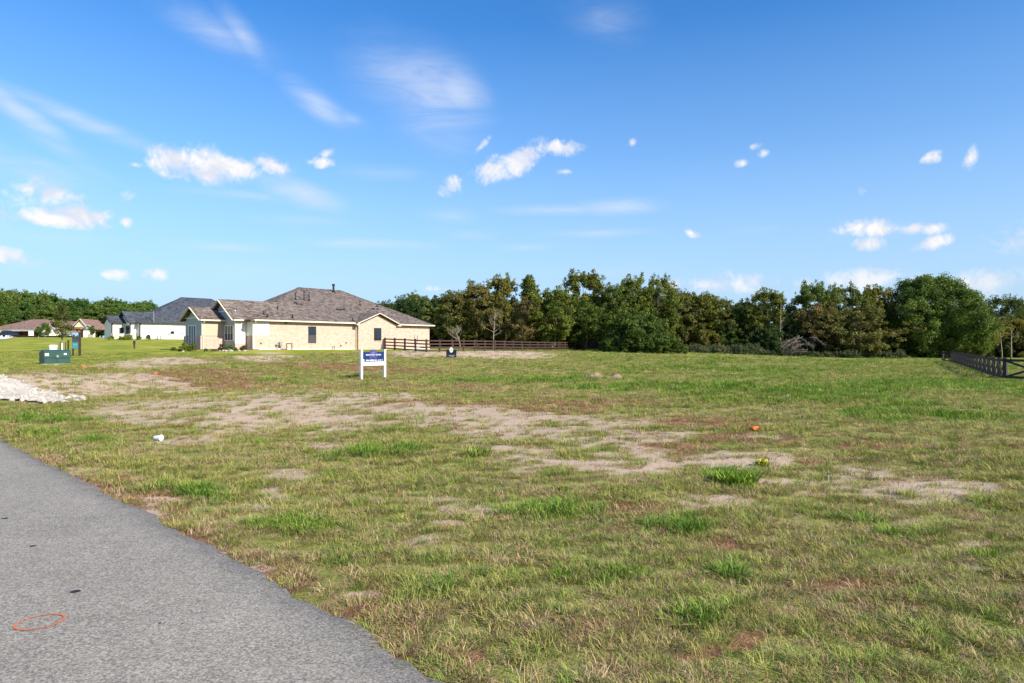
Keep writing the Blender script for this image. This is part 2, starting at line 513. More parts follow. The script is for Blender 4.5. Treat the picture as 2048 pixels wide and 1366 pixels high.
def make_shingle(name, cols):
    m, T, b, out = mat(name)
    co = T.new('ShaderNodeTexCoord').outputs['Object']
    sep = T.new('ShaderNodeSeparateXYZ'); T.l.new(co, sep.inputs[0])
    cell = T.new('ShaderNodeTexVoronoi'); cell.inputs['Scale'].default_value = 1.0
    T.l.new(T.mapping(co, scale=(3.2, 3.2, 7.0)), cell.inputs['Vector'])
    r = T.new('ShaderNodeSeparateColor'); T.l.new(cell.outputs['Color'], r.inputs[0])
    n = T.noise(co, 1.1, 3, .6)
    n2 = T.noise(co, 9, 3, .7)
    f = T.math('ADD', T.math('MULTIPLY', r.outputs[0], .55), T.math('MULTIPLY', n2, .45))
    col = T.ramp(f, [(0.18, cols[0]), (0.45, cols[1]), (0.8, cols[2])])
    # each course of tabs shows as a faint dark line
    row = T.math('FRACT', T.math('MULTIPLY', sep.outputs[2], 14.0))
    rowm = T.maprange(row, 0.0, 0.25, .86, 1.0)
    col = T.vmath('SCALE', col, scale=T.math('MULTIPLY', rowm, T.maprange(n, .3, .7, .88, 1.1)))
    T.l.new(col, b.inputs['Base Color']); b.inputs['Roughness'].default_value = .95
    b.inputs['Specular IOR Level'].default_value = .15
    bump(T, b, f, .5, .03)
    return m

def make_glass(name, col=(.02, .03, .035)):
    m, T, b, out = mat(name)
    co = T.new('ShaderNodeTexCoord').outputs['Object']
    n = T.noise(co, 1.4, 2, .5)
    T.l.new(T.ramp(n, [(.3, tuple(c * .7 for c in col)), (.7, tuple(c * 1.3 for c in col))]), b.inputs['Base Color'])
    b.inputs['Roughness'].default_value = .04; b.inputs['Specular IOR Level'].default_value = .65
    bump(T, b, n, .04, .02)
    return m

def make_leaf(name, dark, mid, bright, trans=.42, hue=0.035):
    m = bpy.data.materials.new(name); m.use_nodes = True; MATS[name] = m
    T = NT(m.node_tree); T.n.clear()
    out = T.new('ShaderNodeOutputMaterial')
    at = T.new('ShaderNodeAttribute', attribute_name='tint')
    oi = T.new('ShaderNodeObjectInfo')
    col = T.ramp(at.outputs['Fac'], [(0.0, dark), (0.5, mid), (1.0, bright)])
    hs = T.new('ShaderNodeHueSaturation')
    T.l.new(T.maprange(oi.outputs['Random'], 0, 1, .5 - hue, .5 + hue * .6), hs.inputs['Hue'])
    T.l.new(T.maprange(oi.outputs['Random'], 0, 1, 1.15, .82), hs.inputs['Value'])
    hs.inputs['Saturation'].default_value = 1.0
    T.l.new(col, hs.inputs['Color'])
    d = T.new('ShaderNodeBsdfDiffuse'); tr = T.new('ShaderNodeBsdfTranslucent'); g = T.new('ShaderNodeBsdfGlossy')
    T.l.new(hs.outputs[0], d.inputs[0])
    T.l.new(T.mix(.4, hs.outputs[0], (.16, .2, .02)), tr.inputs[0])
    g.inputs['Roughness'].default_value = .6; g.inputs[0].default_value = (.8, .85, .8, 1)
    mx = T.new('ShaderNodeMixShader'); mx.inputs[0].default_value = trans
    T.l.new(d.outputs[0], mx.inputs[1]); T.l.new(tr.outputs[0], mx.inputs[2])
    m2 = T.new('ShaderNodeMixShader'); m2.inputs[0].default_value = .018
    T.l.new(mx.outputs[0], m2.inputs[1]); T.l.new(g.outputs[0], m2.inputs[2])
    T.l.new(m2.outputs[0], out.inputs[0])
    return m

def make_ground():
    m, T, b, out = mat('grass_ground')
    co = T.new('ShaderNodeTexCoord').outputs['Object']
    at = T.new('ShaderNodeAttribute', attribute_name='cover')
    sp = T.new('ShaderNodeSeparateColor'); T.l.new(at.outputs['Color'], sp.inputs[0])
    dirt, dry, lush = sp.outputs
    lawn = at.outputs['Alpha']
    n1 = T.noise(co, 0.35, 4, .6)
    n2 = T.noise(co, 2.3, 5, .65)
    n3 = T.noise(co, 11, 5, .7)
    n4 = T.noise(co, 55, 3, .7)
    mixn = T.math('ADD', T.math('ADD', T.math('MULTIPLY', n2, .25), T.math('MULTIPLY', n3, .35)), T.math('MULTIPLY', n4, .4))
    # mown grass: green, yellow-green and straw
    grass = T.ramp(T.math('ADD', T.math('MULTIPLY', mixn, .72), T.math('MULTIPLY', n1, .28)),
                   [(.37, (.09, .068, .030)), (.44, (.145, .155, .038)), (.50, (.235, .25, .062)), (.56, (.32, .29, .105)), (.63, (.46, .37, .20))])
    grass = T.mix(T.math('MULTIPLY', lush, .75), grass, T.ramp(mixn, [(.35, (.075, .135, .014)), (.65, (.16, .26, .03))]))
    lawnc = T.ramp(T.math('ADD', T.math('MULTIPLY', n2, .45), T.math('MULTIPLY', n1, .55)),
                   [(.34, (.10, .165, .014)), (.45, (.20, .25, .026)), (.53, (.33, .325, .052)), (.64, (.47, .41, .12))])
    lawnc = T.mix(T.maprange(n4, .35, .65, 0, .3), lawnc, (.12, .16, .02))
    grass = T.mix(lawn, grass, lawnc)
    dryc = T.ramp(mixn, [(.35, (.13, .058, .030)), (.5, (.25, .125, .068)), (.66, (.38, .24, .15))])
    soil = T.ramp(mixn, [(.3, (.32, .23, .155)), (.48, (.50, .38, .27)), (.62, (.64, .51, .39))])
    dn = T.math('MULTIPLY', T.math('SUBTRACT', mixn, .5), 1.3)
    fdry = T.maprange(T.math('ADD', dry, dn), .32, .62, smooth=True)
    fd = T.maprange(T.math('ADD', dirt, dn), .26, .60, smooth=True)
    c = T.mix(T.math('MULTIPLY', fdry, .95), grass, dryc)
    c = T.mix(fd, c, soil)
    c = T.mix(T.math('MULTIPLY', fd, T.maprange(n3, .5, .64, 0, .55)), c, (.20, .125, .075))
    # small stones
    vo = T.new('ShaderNodeTexVoronoi'); vo.inputs['Scale'].default_value = 14.0
    T.l.new(co, vo.inputs['Vector'])
    st = T.math('MULTIPLY', T.maprange(vo.outputs['Distance'], .10, .16, 1, 0), T.math('MULTIPLY', fd, T.maprange(n2, .5, .62, 0, 1)))
    c = T.mix(T.math('MULTIPLY', st, .7), c, (.62, .56, .48))
    T.l.new(c, b.inputs['Base Color']); b.inputs['Roughness'].default_value = 1.0
    b.inputs['Specular IOR Level'].default_value = .05
    h = T.math('ADD', T.math('MULTIPLY', n3, .6), T.math('MULTIPLY', n4, .4))
    bump(T, b, h, .85, .06)
    return m

def make_asphalt():
    m, T, b, out = mat('asphalt')
    co = T.new('ShaderNodeTexCoord').outputs['Object']
    v = T.new('ShaderNodeTexVoronoi'); v.inputs['Scale'].default_value = 95.0; T.l.new(co, v.inputs['Vector'])
    r = T.new('ShaderNodeSeparateColor'); T.l.new(v.outputs['Color'], r.inputs[0])
    n = T.noise(co, 60, 4, .8); n2 = T.noise(co, .9, 4, .6); n3 = T.noise(co, 5, 3, .6)
    f = T.math('ADD', T.math('MULTIPLY', r.outputs[0], .5), T.math('MULTIPLY', n, .5))
    c = T.ramp(f, [(.15, (.10, .092, .079)), (.42, (.215, .196, .166)), (.62, (.305, .278, .236)), (.9, (.47, .43, .37))])
    c = T.vmath('SCALE', c, scale=T.math('MULTIPLY', T.maprange(n2, .3, .7, .88, 1.1), T.maprange(n3, .3, .7, .94, 1.06)))
    # dark tar spots and pale scuffs
    v2 = T.new('ShaderNodeTexVoronoi'); v2.inputs['Scale'].default_value = 1.1; v2.inputs['Randomness'].default_value = 1
    T.l.new(T.vmath('ADD', co, T.vmath('SCALE', T.noise(co, 9, 2, .5, color=True), scale=.12)), v2.inputs['Vector'])
    sp = T.maprange(v2.outputs['Distance'], .018, .032, .8, 0)
    c = T.mix(sp, c, (.035, .033, .032))
    ns = T.noise(T.mapping(co, rot=(0, 0, .7), scale=(1, 6, 1)), 2.6, 4, .6)
    c = T.mix(T.maprange(ns, .66, .76, 0, .3), c, (.42, .36, .28))
    # darker crumbled rim
    at = T.new('ShaderNodeAttribute', attribute_name='rim')
    rim = T.maprange(T.math('ADD', at.outputs['Fac'], T.math('MULTIPLY', T.math('SUBTRACT', n3, .5), .9)), .5, .95, 0, .75)
    c = T.mix(rim, c, T.ramp(f, [(.2, (.07, .066, .062)), (.8, (.21, .2, .185))]))
    T.l.new(c, b.inputs['Base Color']); b.inputs['Roughness'].default_value = .92
    b.inputs['Specular IOR Level'].default_value = .25
    bump(T, b, f, .6, .006)
    return m

def make_siding(name, col, var=.06):
    return simple(name, col, .6, var, 3.0)

M_ground = make_ground()
M_asphalt = make_asphalt()
M_brick = make_brick('tan_brick', (.53, .375, .295), (.385, .245, .19), (.58, .475, .39))
M_brick_w = make_brick('white_brick', (.80, .79, .75), (.72, .70, .66), (.78, .76, .72))
M_brick_g = make_brick('pale_base_brick', (.46, .42, .37), (.36, .32, .28), (.5, .46, .42))
M_shingle = make_shingle('brown_shingle', ((.062, .048, .042), (.135, .108, .094), (.22, .182, .158)))
M_shingle_d = make_shingle('charcoal_shingle', ((.026, .030, .038), (.055, .062, .076), (.095, .105, .125)))
M_shingle_b = make_shingle('red_brown_shingle', ((.11, .065, .055), (.19, .118, .10), (.26, .175, .15)))
M_cream = make_siding('cream_siding', (.80, .75, .63))
M_beige = make_siding('beige_siding', (.50, .385, .27))
M_greyside = make_siding('grey_siding', (.40, .42, .38))
M_white = make_siding('white_paint', (.82, .81, .77))
M_trim = make_siding('cream_trim', (.70, .62, .47))
M_yellow = make_siding('yellow_siding', (.78, .64, .38))
M_darktrim = simple('dark_trim', (.03, .03, .032), .5, .1)
M_black = simple('black_metal', (.012, .012, .014), .45, .2)
M_bronze = simple('bronze_frame', (.035, .030, .027), .45, .1)
M_glass = make_glass('window_glass', (.012, .02, .028))
M_screen = simple('window_screen', (.05, .052, .056), .8, .1, 3)
M_blind = simple('window_blind', (.16, .17, .15), .8, .1, 3)
M_concrete = simple('concrete', (.62, .60, .55), .9, .08, 4, bmp=.2)
M_fence = simple('brown_stained_wood', (.055, .030, .022), .75, .25, 5, bmp=.3)
M_fence_d = simple('black_stained_wood', (.030, .022, .022), .6, .25, 5, bmp=.2)
M_wood = simple('bare_timber', (.33, .17, .075), .8, .3, 4, bmp=.3)
M_ply = simple('plywood_sheathing', (.42, .20, .09), .85, .25, 2)
M_bark = simple('bark', (.16, .125, .095), .95, .35, 7, bmp=.6)
M_barkpale = simple('pale_bark', (.25, .21, .165), .95, .25, 7, bmp=.5)
M_barkgrey = simple('dead_grey_wood', (.185, .155, .13), .95, .25, 7, bmp=.4)
M_green_box = simple('green_enamel', (.013, .058, .047), .45, .15, 3)
M_mulch = simple('mulch', (.13, .07, .045), 1, .3, 9, bmp=.6)
M_stone = simple('pale_gravel', (.50, .45, .375), .95, .22, 9, bmp=.5)
M_stone2 = simple('grey_limestone', (.36, .325, .285), .95, .2, 9, bmp=.5)
M_soilmound = simple('dry_spoil', (.27, .185, .125), 1, .25, 6, bmp=.7)
M_orange = simple('orange_plastic', (.85, .16, .03), .6, .08)
M_redpaint = simple('orange_paint', (.62, .15, .05), .7, .2, 30)
M_blue = simple('blue_sign_face', (.004, .022, .115), .5, .08, 2)
M_navy = simple('navy_sign_face', (.025, .028, .13), .5, .1, 2)
M_lilac = simple('lilac_line', (.16, .17, .5), .5, .05)
M_signwhite = simple('white_vinyl', (.85, .85, .84), .45, .03)
M_signink = simple('dark_sign_face', (.012, .016, .030), .4, .2, 3)
M_signgrey = simple('grey_lettering', (.36, .39, .42), .5, .1)
M_teal = simple('teal_print', (.05, .24, .27), .5, .3, 3)
M_skyprint = simple('sky_print', (.28, .50, .80), .5, .3, 5)
M_dkprint = simple('dark_print', (.045, .06, .065), .5, .3, 5)
M_can = simple('pale_plastic', (.62, .72, .78), .3, .1, 8)
M_car = simple('dark_blue_paint', (.012, .02, .05), .25, .1, 2)
M_rubber = simple('rubber', (.015, .015, .015), .8, .1)
M_grime = simple('grey_utility', (.24, .25, .25), .5, .15)
M_yflower = simple('yellow_petal', (.85, .72, .06), .6, .1)

L_mid = make_leaf('leaf_mid', (0.026, 0.052, 0.010), (0.082, 0.138, 0.020), (0.190, 0.240, 0.036))
L_bright = make_leaf('leaf_bright', (.036, .066, .010), (.108, .170, .024), (.225, .270, .046))
L_olive = make_leaf('leaf_olive', (0.044, 0.058, 0.014), (0.132, 0.142, 0.032), (0.265, 0.240, 0.060))
L_brown = make_leaf('leaf_brown', (0.056, 0.050, 0.018), (0.156, 0.122, 0.040), (0.294, 0.206, 0.073))
L_yellow = make_leaf('leaf_yellow', (0.055, 0.070, 0.011), (0.178, 0.180, 0.024), (0.330, 0.275, 0.040))
L_dark = make_leaf('leaf_dark', (0.014, 0.032, 0.009), (0.035, 0.074, 0.018), (0.081, 0.127, 0.027))
L_pine = make_leaf('leaf_pine', (0.030, 0.066, 0.014), (0.080, 0.155, 0.028), (0.165, 0.265, 0.046), trans=.32)
L_yshrub = make_leaf('leaf_yellow_shrub', (.05, .10, .008), (.15, .22, .014), (.34, .36, .03))
L_rshrub = make_leaf('leaf_red_shrub', (.06, .04, .015), (.14, .08, .03), (.24, .13, .06))
L_grey = make_leaf('leaf_grey_weed', (.05, .07, .03), (.12, .15, .065), (.21, .23, .11))

# ------------------------------------------------------------------ ground cover: bare soil, dry growth, lush patches, lawn
DIRT = [(290, 812, 80, 16), (240, 846, 70, 9), (420, 800, 90, 12), (520, 792, 120, 13), (540, 826, 150, 18), (640, 852, 80, 14), (470, 862, 110, 11), (690, 790, 120, 12),
        (600, 893, 55, 15), (380, 884, 70, 9), (565, 950, 75, 15), (640, 985, 45, 15), (800, 822, 120, 13), (930, 832, 130, 15), (1010, 864, 130, 16),
        (1150, 850, 140, 18), (1070, 912, 80, 24), (1240, 884, 120, 18), (1330, 928, 130, 18), (1480, 925, 100, 13), (1600, 962, 120, 16), (1440, 1000, 100, 16), (1760, 962, 90, 18),
        (1900, 985, 110, 14), (2030, 1095, 34, 14), (2005, 1155, 40, 14), (1560, 1020, 90, 14), (1200, 930, 70, 12), (1390, 870, 70, 8),
        (140, 752, 70, 4), (210, 768, 70, 5), (90, 766, 50, 5), (270, 757, 70, 6), (330, 722, 90, 2.5), (240, 732, 80, 3), (170, 778, 60, 5), (350, 780, 60, 6),
        (545, 712, 34, 1.6), (520, 716, 46, 1.8), (950, 706.5, 130, 1.6), (830, 706, 46, 1.2), (1030, 705.5, 70, 1.2),
        (360, 1022, 34, 12), (470, 1088, 44, 10), (520, 1118, 40, 9), (300, 1000, 40, 7), (700, 1180, 30, 10), (160, 940, 60, 6),
        (1560, 872, 40, 5), (1650, 1048, 60, 8), (870, 1040, 34, 8), (960, 1000, 46, 8), (1840, 1040, 50, 9), (560, 1010, 30, 8)]
DRY = [(1300, 878, 110, 12), (1180, 806, 160, 9), (1400, 842, 160, 13), (1640, 942, 60, 8), (2000, 892, 70, 8), (1500, 882, 110, 11), (1350, 905, 120, 10), (850, 805, 160, 9), (1050, 815, 160, 9),
       (330, 948, 80, 8), (230, 964, 110, 8), (300, 1010, 120, 16), (430, 1060, 90, 14), (540, 1140, 80, 16), (700, 1240, 90, 20), (830, 1320, 110, 22), (1800, 1190, 120, 24), (1950, 1260, 100, 26),
       (1700, 1270, 130, 20), (1450, 1080, 120, 18), (1250, 1010, 90, 14), (900, 775, 200, 8), (600, 775, 180, 8), (400, 760, 160, 8), (1760, 890, 110, 8), (1200, 1250, 130, 20), (1500, 1320, 160, 22),
       (700, 735, 200, 3), (420, 742, 120, 3)]
LUSH = [(750, 906, 110, 20), (720, 862, 70, 8), (1470, 956, 46, 13), (570, 886, 40, 6), (130, 880, 130, 18), (60, 840, 90, 14), (400, 1000, 110, 16), (620, 1050, 100, 16), (960, 930, 50, 12),
        (1900, 1080, 80, 20), (2010, 1135, 50, 18), (1580, 790, 260, 18), (1850, 830, 220, 20), (1300, 775, 220, 8), (560, 768, 70, 4), (1900, 770, 200, 10), (1090, 1010, 110, 20), (840, 1160, 110, 26),
        (1350, 1050, 90, 16), (1120, 1150, 110, 22), (1550, 1150, 100, 20), (1420, 1230, 90, 18), (1760, 1040, 70, 10), (1180, 990, 60, 9), (1020, 760, 200, 6), (1450, 740, 220, 3)]

def patch_list(lst):
    out = []
    for (px, py, rx, ry) in lst:
        X, Y = ray_ground(px, py)
        zc = CAMZ - gz(X, Y)
        k = zc / (py - HOR)                       # local metres of height per pixel row
        Yn = F * zc / (py + ry - HOR); Yf = F * zc / max(py - ry - HOR, 2.0)
        out.append((X, Y, rx / F * Y, max(.12, (Yf - Yn) / 2)))
    return out
P_DIRT, P_DRY, P_LUSH = patch_list(DIRT), patch_list(DRY), patch_list(LUSH)

def blob(X, Y, lst, soft=.8):
    acc = np.zeros(np.shape(X))
    for (x, y, rx, ry) in lst:
        # rows of the picture slant about the view, so turn each patch to face the camera
        ang = math.atan2(x, y); ca, sa = math.cos(ang), math.sin(ang)
        dx, dy = X - x, Y - y
        q = ((dx - dy * x / y) / rx) ** 2 + (dy / ry) ** 2
        acc = np.maximum(acc, np.clip(1.2 - q * soft, 0, 1))
    return acc

LAWN_LINE = [(-400, 752), (0, 742), (130, 738), (230, 722), (340, 713), (520, 710.5), (700, 704), (860, 703.2), (1080, 699), (1300, 690), (3000, 600)]
def cover(X, Y):
    Yc = np.maximum(Y, .5)
    warp = (fbm(X * .5, Y * .5, 31, 3) - .5)
    Xw = X + warp * 1.6; Yw = Y + (fbm(X * .5 + 40, Y * .5, 37, 3) - .5) * 2.0
    d = blob(Xw, Yw, P_DIRT, .55) * .66
    dr = blob(Xw, Yw, P_DRY) * .78
    lu = blob(Xw, Yw, P_LUSH) * (.25 + .75 * sstep(.35, .62, fbm(X * .9, Y * .9, 57, 3)))
    n1 = fbm(X * .33, Y * .33, 41, 4); n2 = fbm(X * 1.3, Y * 1.3, 47, 4)
    field = (1 - sstep(24, 34, Y + .25 * X))
    n6 = fbm(X * 3.7, Y * 3.7, 53, 3)
    d = d + ((n2 - .5) * .95 + (n6 - .5) * .75) * (.4 + .6 * field) + (n1 - .55) * .5 * field + .07
    dr = dr + (n2 - .5) * .5 + .05
    lu = lu + (n1 - .5) * .7
    lu = lu + .42 * sstep(20, 32, Y + .15 * X) * sstep(-6, 14, X) * (.5 + n1)
    rd = road_d(X, Y)
    dr = dr + .42 * (1 - sstep(0, .9, rd + (n2 - .5)))
    d = np.clip(d, 0, 1); dr = np.clip(dr, 0, 1); lu = np.clip(lu * (1 - d), 0, 1)
    # the mown lawn of the neighbours
    px = 1024 + F * X / Yc
    hy = base_h(X, Y); py = HOR + F * (CAMZ - hy) / Yc
    ly = np.interp(px, [p[0] for p in LAWN_LINE], [p[1] for p in LAWN_LINE])
    lawn = sstep(-1.2, 1.2, (ly - py) + (n2 - .5) * 3) * (Y > 15)
    lawn = np.maximum(lawn, (Y < 15) * 0)
    d = np.where(lawn > .3, d * np.where(Y > 58, .9, .2), d)
    dr = dr * (1 - lawn); lu = lu * (1 - lawn)
    far = sstep(62, 80, Y) * (X > 0)
    return d, dr, lu, lawn

def axis(a, b, fine0, fine1, step, grow):
    vals = list(np.arange(fine0, fine1 + 1e-6, step))
    s = step; v = fine1
    while v < b: s *= grow; v += s; vals.append(v)
    s = step; v = fine0
    while v > a: s *= grow; v -= s; vals.insert(0, v)
    return np.array(vals)
gx = axis(-700, 700, -11, 11, .13, 1.045)
gy = axis(-120, 1300, 2.4, 16, .13, 1.03)
GX, GY = np.meshgrid(gx, gy)
GZ = ground_h(GX.ravel(), GY.ravel())
nx_, ny_ = len(gx), len(gy)
idx = np.arange(nx_ * ny_).reshape(ny_, nx_)
quads = np.stack([idx[:-1, :-1], idx[:-1, 1:], idx[1:, 1:], idx[1:, :-1]], -1).reshape(-1, 4)
gme = np_mesh('ground', np.stack([GX.ravel(), GY.ravel(), GZ], -1), quads, mat=M_ground)
cv = cover(GX.ravel(), GY.ravel())
ca = gme.color_attributes.new('cover', 'FLOAT_COLOR', 'POINT')
ca.data.foreach_set('color', np.stack(cv, -1).astype(np.float32).ravel())
ground = link('ground', gme, smooth=True)
tag(ground, 'patchy mown grass ground with bare sandy soil', None, kind='structure')

# ------------------------------------------------------------------ road
def build_road():
    pts = [Vector(p) for p in EDGE]
    fine = []
    for a, b in zip(pts[:-1], pts[1:]):
        n = max(2, int((b - a).length / (.09 if (a.length < 22 and a.y > -1) else 2.0)))
        for k in range(n): fine.append(a.lerp(b, k / n))
    offs = [0.0, .04, .18, .5, 1.2, 3.0, 5.6, 6.1]
    V = []; rim = []; Q = []
    m = len(offs)
    for i, p in enumerate(fine):
        q = fine[min(i + 1, len(fine) - 1)] - fine[max(i - 1, 0)]
        q.normalize(); nrm = Vector((q.y, -q.x))       # towards the road
        for j, o in enumerate(offs):
            jit = 0
            if j <= 2:
                jit = (fbm(np.array([p.x * 2.2]), np.array([p.y * 2.2]), 71, 4)[0] - .5) * (.20 if j < 2 else .15) + (vnoise(np.array([p.x * 14]), np.array([p.y * 14]), 73)[0] - .5) * .05
            s = p + nrm * (o - jit)
            z = base_h([s.x], [s.y])[0] + .012 + (0.0 if j > 0 else -.05)
            V.append((s.x, s.y, z)); rim.append(1.0 if j <= 1 else (.7 if j == 2 else (.25 if j == 3 else 0)))
    for i in range(len(fine) - 1):
        for j in range(m - 1):
            Q.append((i * m + j, (i + 1) * m + j, (i + 1) * m + j + 1, i * m + j + 1))
    me = np_mesh('road', V, Q, mat=M_asphalt)
    at = me.attributes.new('rim', 'FLOAT', 'POINT'); at.data.foreach_set('value', np.array(rim, np.float32))
    bm = bmesh.new(); bm.from_mesh(me); bmesh.ops.recalc_face_normals(bm, faces=bm.faces)
    if sum(f.normal.z for f in bm.faces) < 0: bmesh.ops.reverse_faces(bm, faces=bm.faces)
    bm.to_mesh(me); bm.free()
    o = link('road', me, smooth=True)
    tag(o, 'grey asphalt road with a crumbling edge', None, kind='structure')
build_road()

# ------------------------------------------------------------------ grass: tufts of blades instanced on scattered points
hidden = bpy.data.collections.new('grass_sources')
rng = np.random.default_rng(7)

def tuft_mesh(name, n, rad, hgt, lean, width, m, seed, curl=.5):
    r = np.random.default_rng(seed)
    V = []; Q = []; T_ = []; tint = []
    for i in range(n):
        a = r.uniform(0, 2 * np.pi); rr = rad * np.sqrt(r.uniform(0, 1))
        bx, by = rr * np.cos(a), rr * np.sin(a)
        h = hgt * r.uniform(.45, 1.1); ln = lean * r.uniform(.3, 1.3)
        da = a + r.normal(0, .9); ddx, ddy = np.cos(da), np.sin(da)
        w = width * r.uniform(.7, 1.3); sx, sy = -ddy * w / 2, ddx * w / 2
        k = len(V)
        m1 = (bx + ddx * ln * h * .35, by + ddy * ln * h * .35, h * .62)
        tip = (bx + ddx * ln * h * 1.1, by + ddy * ln * h * 1.1, h * (1 - curl * .35 * r.uniform(0, 1)))
        V += [(bx - sx, by - sy, -.01), (bx + sx, by + sy, -.01), (m1[0] + sx * .8, m1[1] + sy * .8, m1[2]), (m1[0] - sx * .8, m1[1] - sy * .8, m1[2]), tip]
        Q.append((k, k + 1, k + 2, k + 3)); T_.append((k + 3, k + 2, k + 4))
        t = r.uniform(0, 1); tint += [t * .8, t * .8, t, t, min(1, t + .15)]
    me = np_mesh(name, V, Q, T_, mat=m)
    at = me.attributes.new('tint', 'FLOAT', 'POINT'); at.data.foreach_set('value', np.array(tint, np.float32))
    o = bpy.data.objects.new(name, me); hidden.objects.link(o)
    return o

G_green = make_leaf('grass_green', (0.101, 0.156, 0.029), (0.229, 0.311, 0.055), (0.375, 0.439, 0.091), trans=.3, hue=.03)
G_yel = make_leaf('grass_yellow_green', (0.157, 0.173, 0.040), (0.330, 0.330, 0.079), (0.512, 0.471, 0.140), trans=.3, hue=.03)
G_straw = make_leaf('grass_straw', (0.206, 0.140, 0.066), (0.427, 0.317, 0.170), (0.649, 0.517, 0.295), trans=.25, hue=.015)
G_lush = make_leaf('grass_lush', (0.051, 0.122, 0.011), (0.122, 0.250, 0.023), (0.237, 0.386, 0.043), trans=.3, hue=.02)
G_red = make_leaf('grass_red_brown', (0.137, 0.064, 0.032), (0.298, 0.158, 0.081), (0.467, 0.290, 0.161), trans=.2, hue=.01)
NV = 4
for k in range(NV): tuft_mesh('grass_tuft_%02d' % k, 34, .085, .056, 1.4, .0042, G_green, 100 + k)
for k in range(NV): tuft_mesh('grass_tuft_%02d' % (NV + k), 34, .09, .053, 1.5, .0042, G_yel, 200 + k)
for k in range(NV): tuft_mesh('grass_tuft_%02d' % (2 * NV + k), 32, .10, .042, 2.3, .0040, G_straw, 300 + k, 1.2)
for k in range(NV): tuft_mesh('grass_tuft_%02d' % (3 * NV + k), 30, .08, .085, .9, .0062, G_lush, 400 + k)
for k in range(NV): tuft_mesh('grass_tuft_%02d' % (4 * NV + k), 24, .10, .03, 2.4, .005, G_red, 500 + k, 1.5)

def scatter_grass():
    PX = []; PY = []; SC = []
    for (z0, z1, dens, sc) in [(2.0, 6.5, 640, .95), (6.5, 10, 300, 1.15), (10, 16, 150, 1.4), (16, 26, 66, 1.75), (26, 42, 28, 2.2), (42, 62, 11, 2.8), (62, 84, 4.0, 3.4), (84, 106, 1.2, 3.8)]:
        w1 = .79 * z1 + 3.0
        n = int(dens * (2 * w1) * (z1 - z0))
        x = rng.uniform(-w1, w1, n); y = rng.uniform(z0, z1, n)
        ok = np.abs(x) < .79 * y + 3.0
        PX.append(x[ok]); PY.append(y[ok]); SC.append(np.full(ok.sum(), sc))
    x = np.concatenate(PX); y = np.concatenate(PY); sc = np.concatenate(SC)
    d, dr, lu, lawn = cover(x, y)
    rd = road_d(x, y)
    u = rng.uniform(0, 1, len(x))
    n3 = fbm(x * 3.1, y * 3.1, 61, 3); n4 = fbm(x * .8, y * .8, 67, 3); n5 = fbm(x * 1.7, y * 1.7, 83, 3)
    bare = sstep(.22, .62, d + (n3 - .5) * .8)
    p = (1 - .93 * bare) * (.16 + .84 * sstep(.37, .56, n3 + .25 * lu))
    n7 = fbm(x * 5.5, y * 5.5, 87, 2)
    p = np.maximum(p, bare * sstep(.56, .70, n7) * .75)
    ok = (u < p) & (rd > -.05 + (n3 - .5) * .5) & ~((lawn > .5) & (y > 57)) & (~in_gravel(x, y))
    x, y, sc, d, dr, lu, lawn, n3, n4, n5 = [a[ok] for a in (x, y, sc, d, dr, lu, lawn, n3, n4, n5)]
    u = rng.uniform(0, 1, len(x))
    wg = .26 + .9 * lu + .5 * lawn + 1.0 * (n5 - .5); wy = .40 + .3 * lawn + 1.0 * (n4 - .5); ws = .52 + .6 * dr - .3 * lawn - .9 * (n4 - .5)
    wl = np.clip(lu - .3, 0, 1) * 1.6; wr = np.clip(dr - .22, 0, 1) * 2.0 + .12
    W = np.clip(np.stack([wg, wy, ws, wl, wr], -1), .01, 3); W /= W.sum(-1, keepdims=True)
    cls = (u[:, None] > np.cumsum(W, -1)).sum(-1).clip(0, 4)
    z = ground_h(x, y)
    ind = cls * NV + rng.integers(0, NV, len(x))
    s = sc * (rng.uniform(.55, 1.15, len(x)) + .4 * (rng.uniform(0, 1, len(x)) < .04)) * (1 + .55 * np.clip(lu - .3, 0, 1)) * (.75 + .5 * n4) * np.where(lawn > .5, .7, 1)
    rot = np.stack([rng.normal(0, .12, len(x)), rng.normal(0, .12, len(x)), rng.uniform(0, 6.283, len(x))], -1)
    return np.stack([x, y, z], -1), rot, s, ind

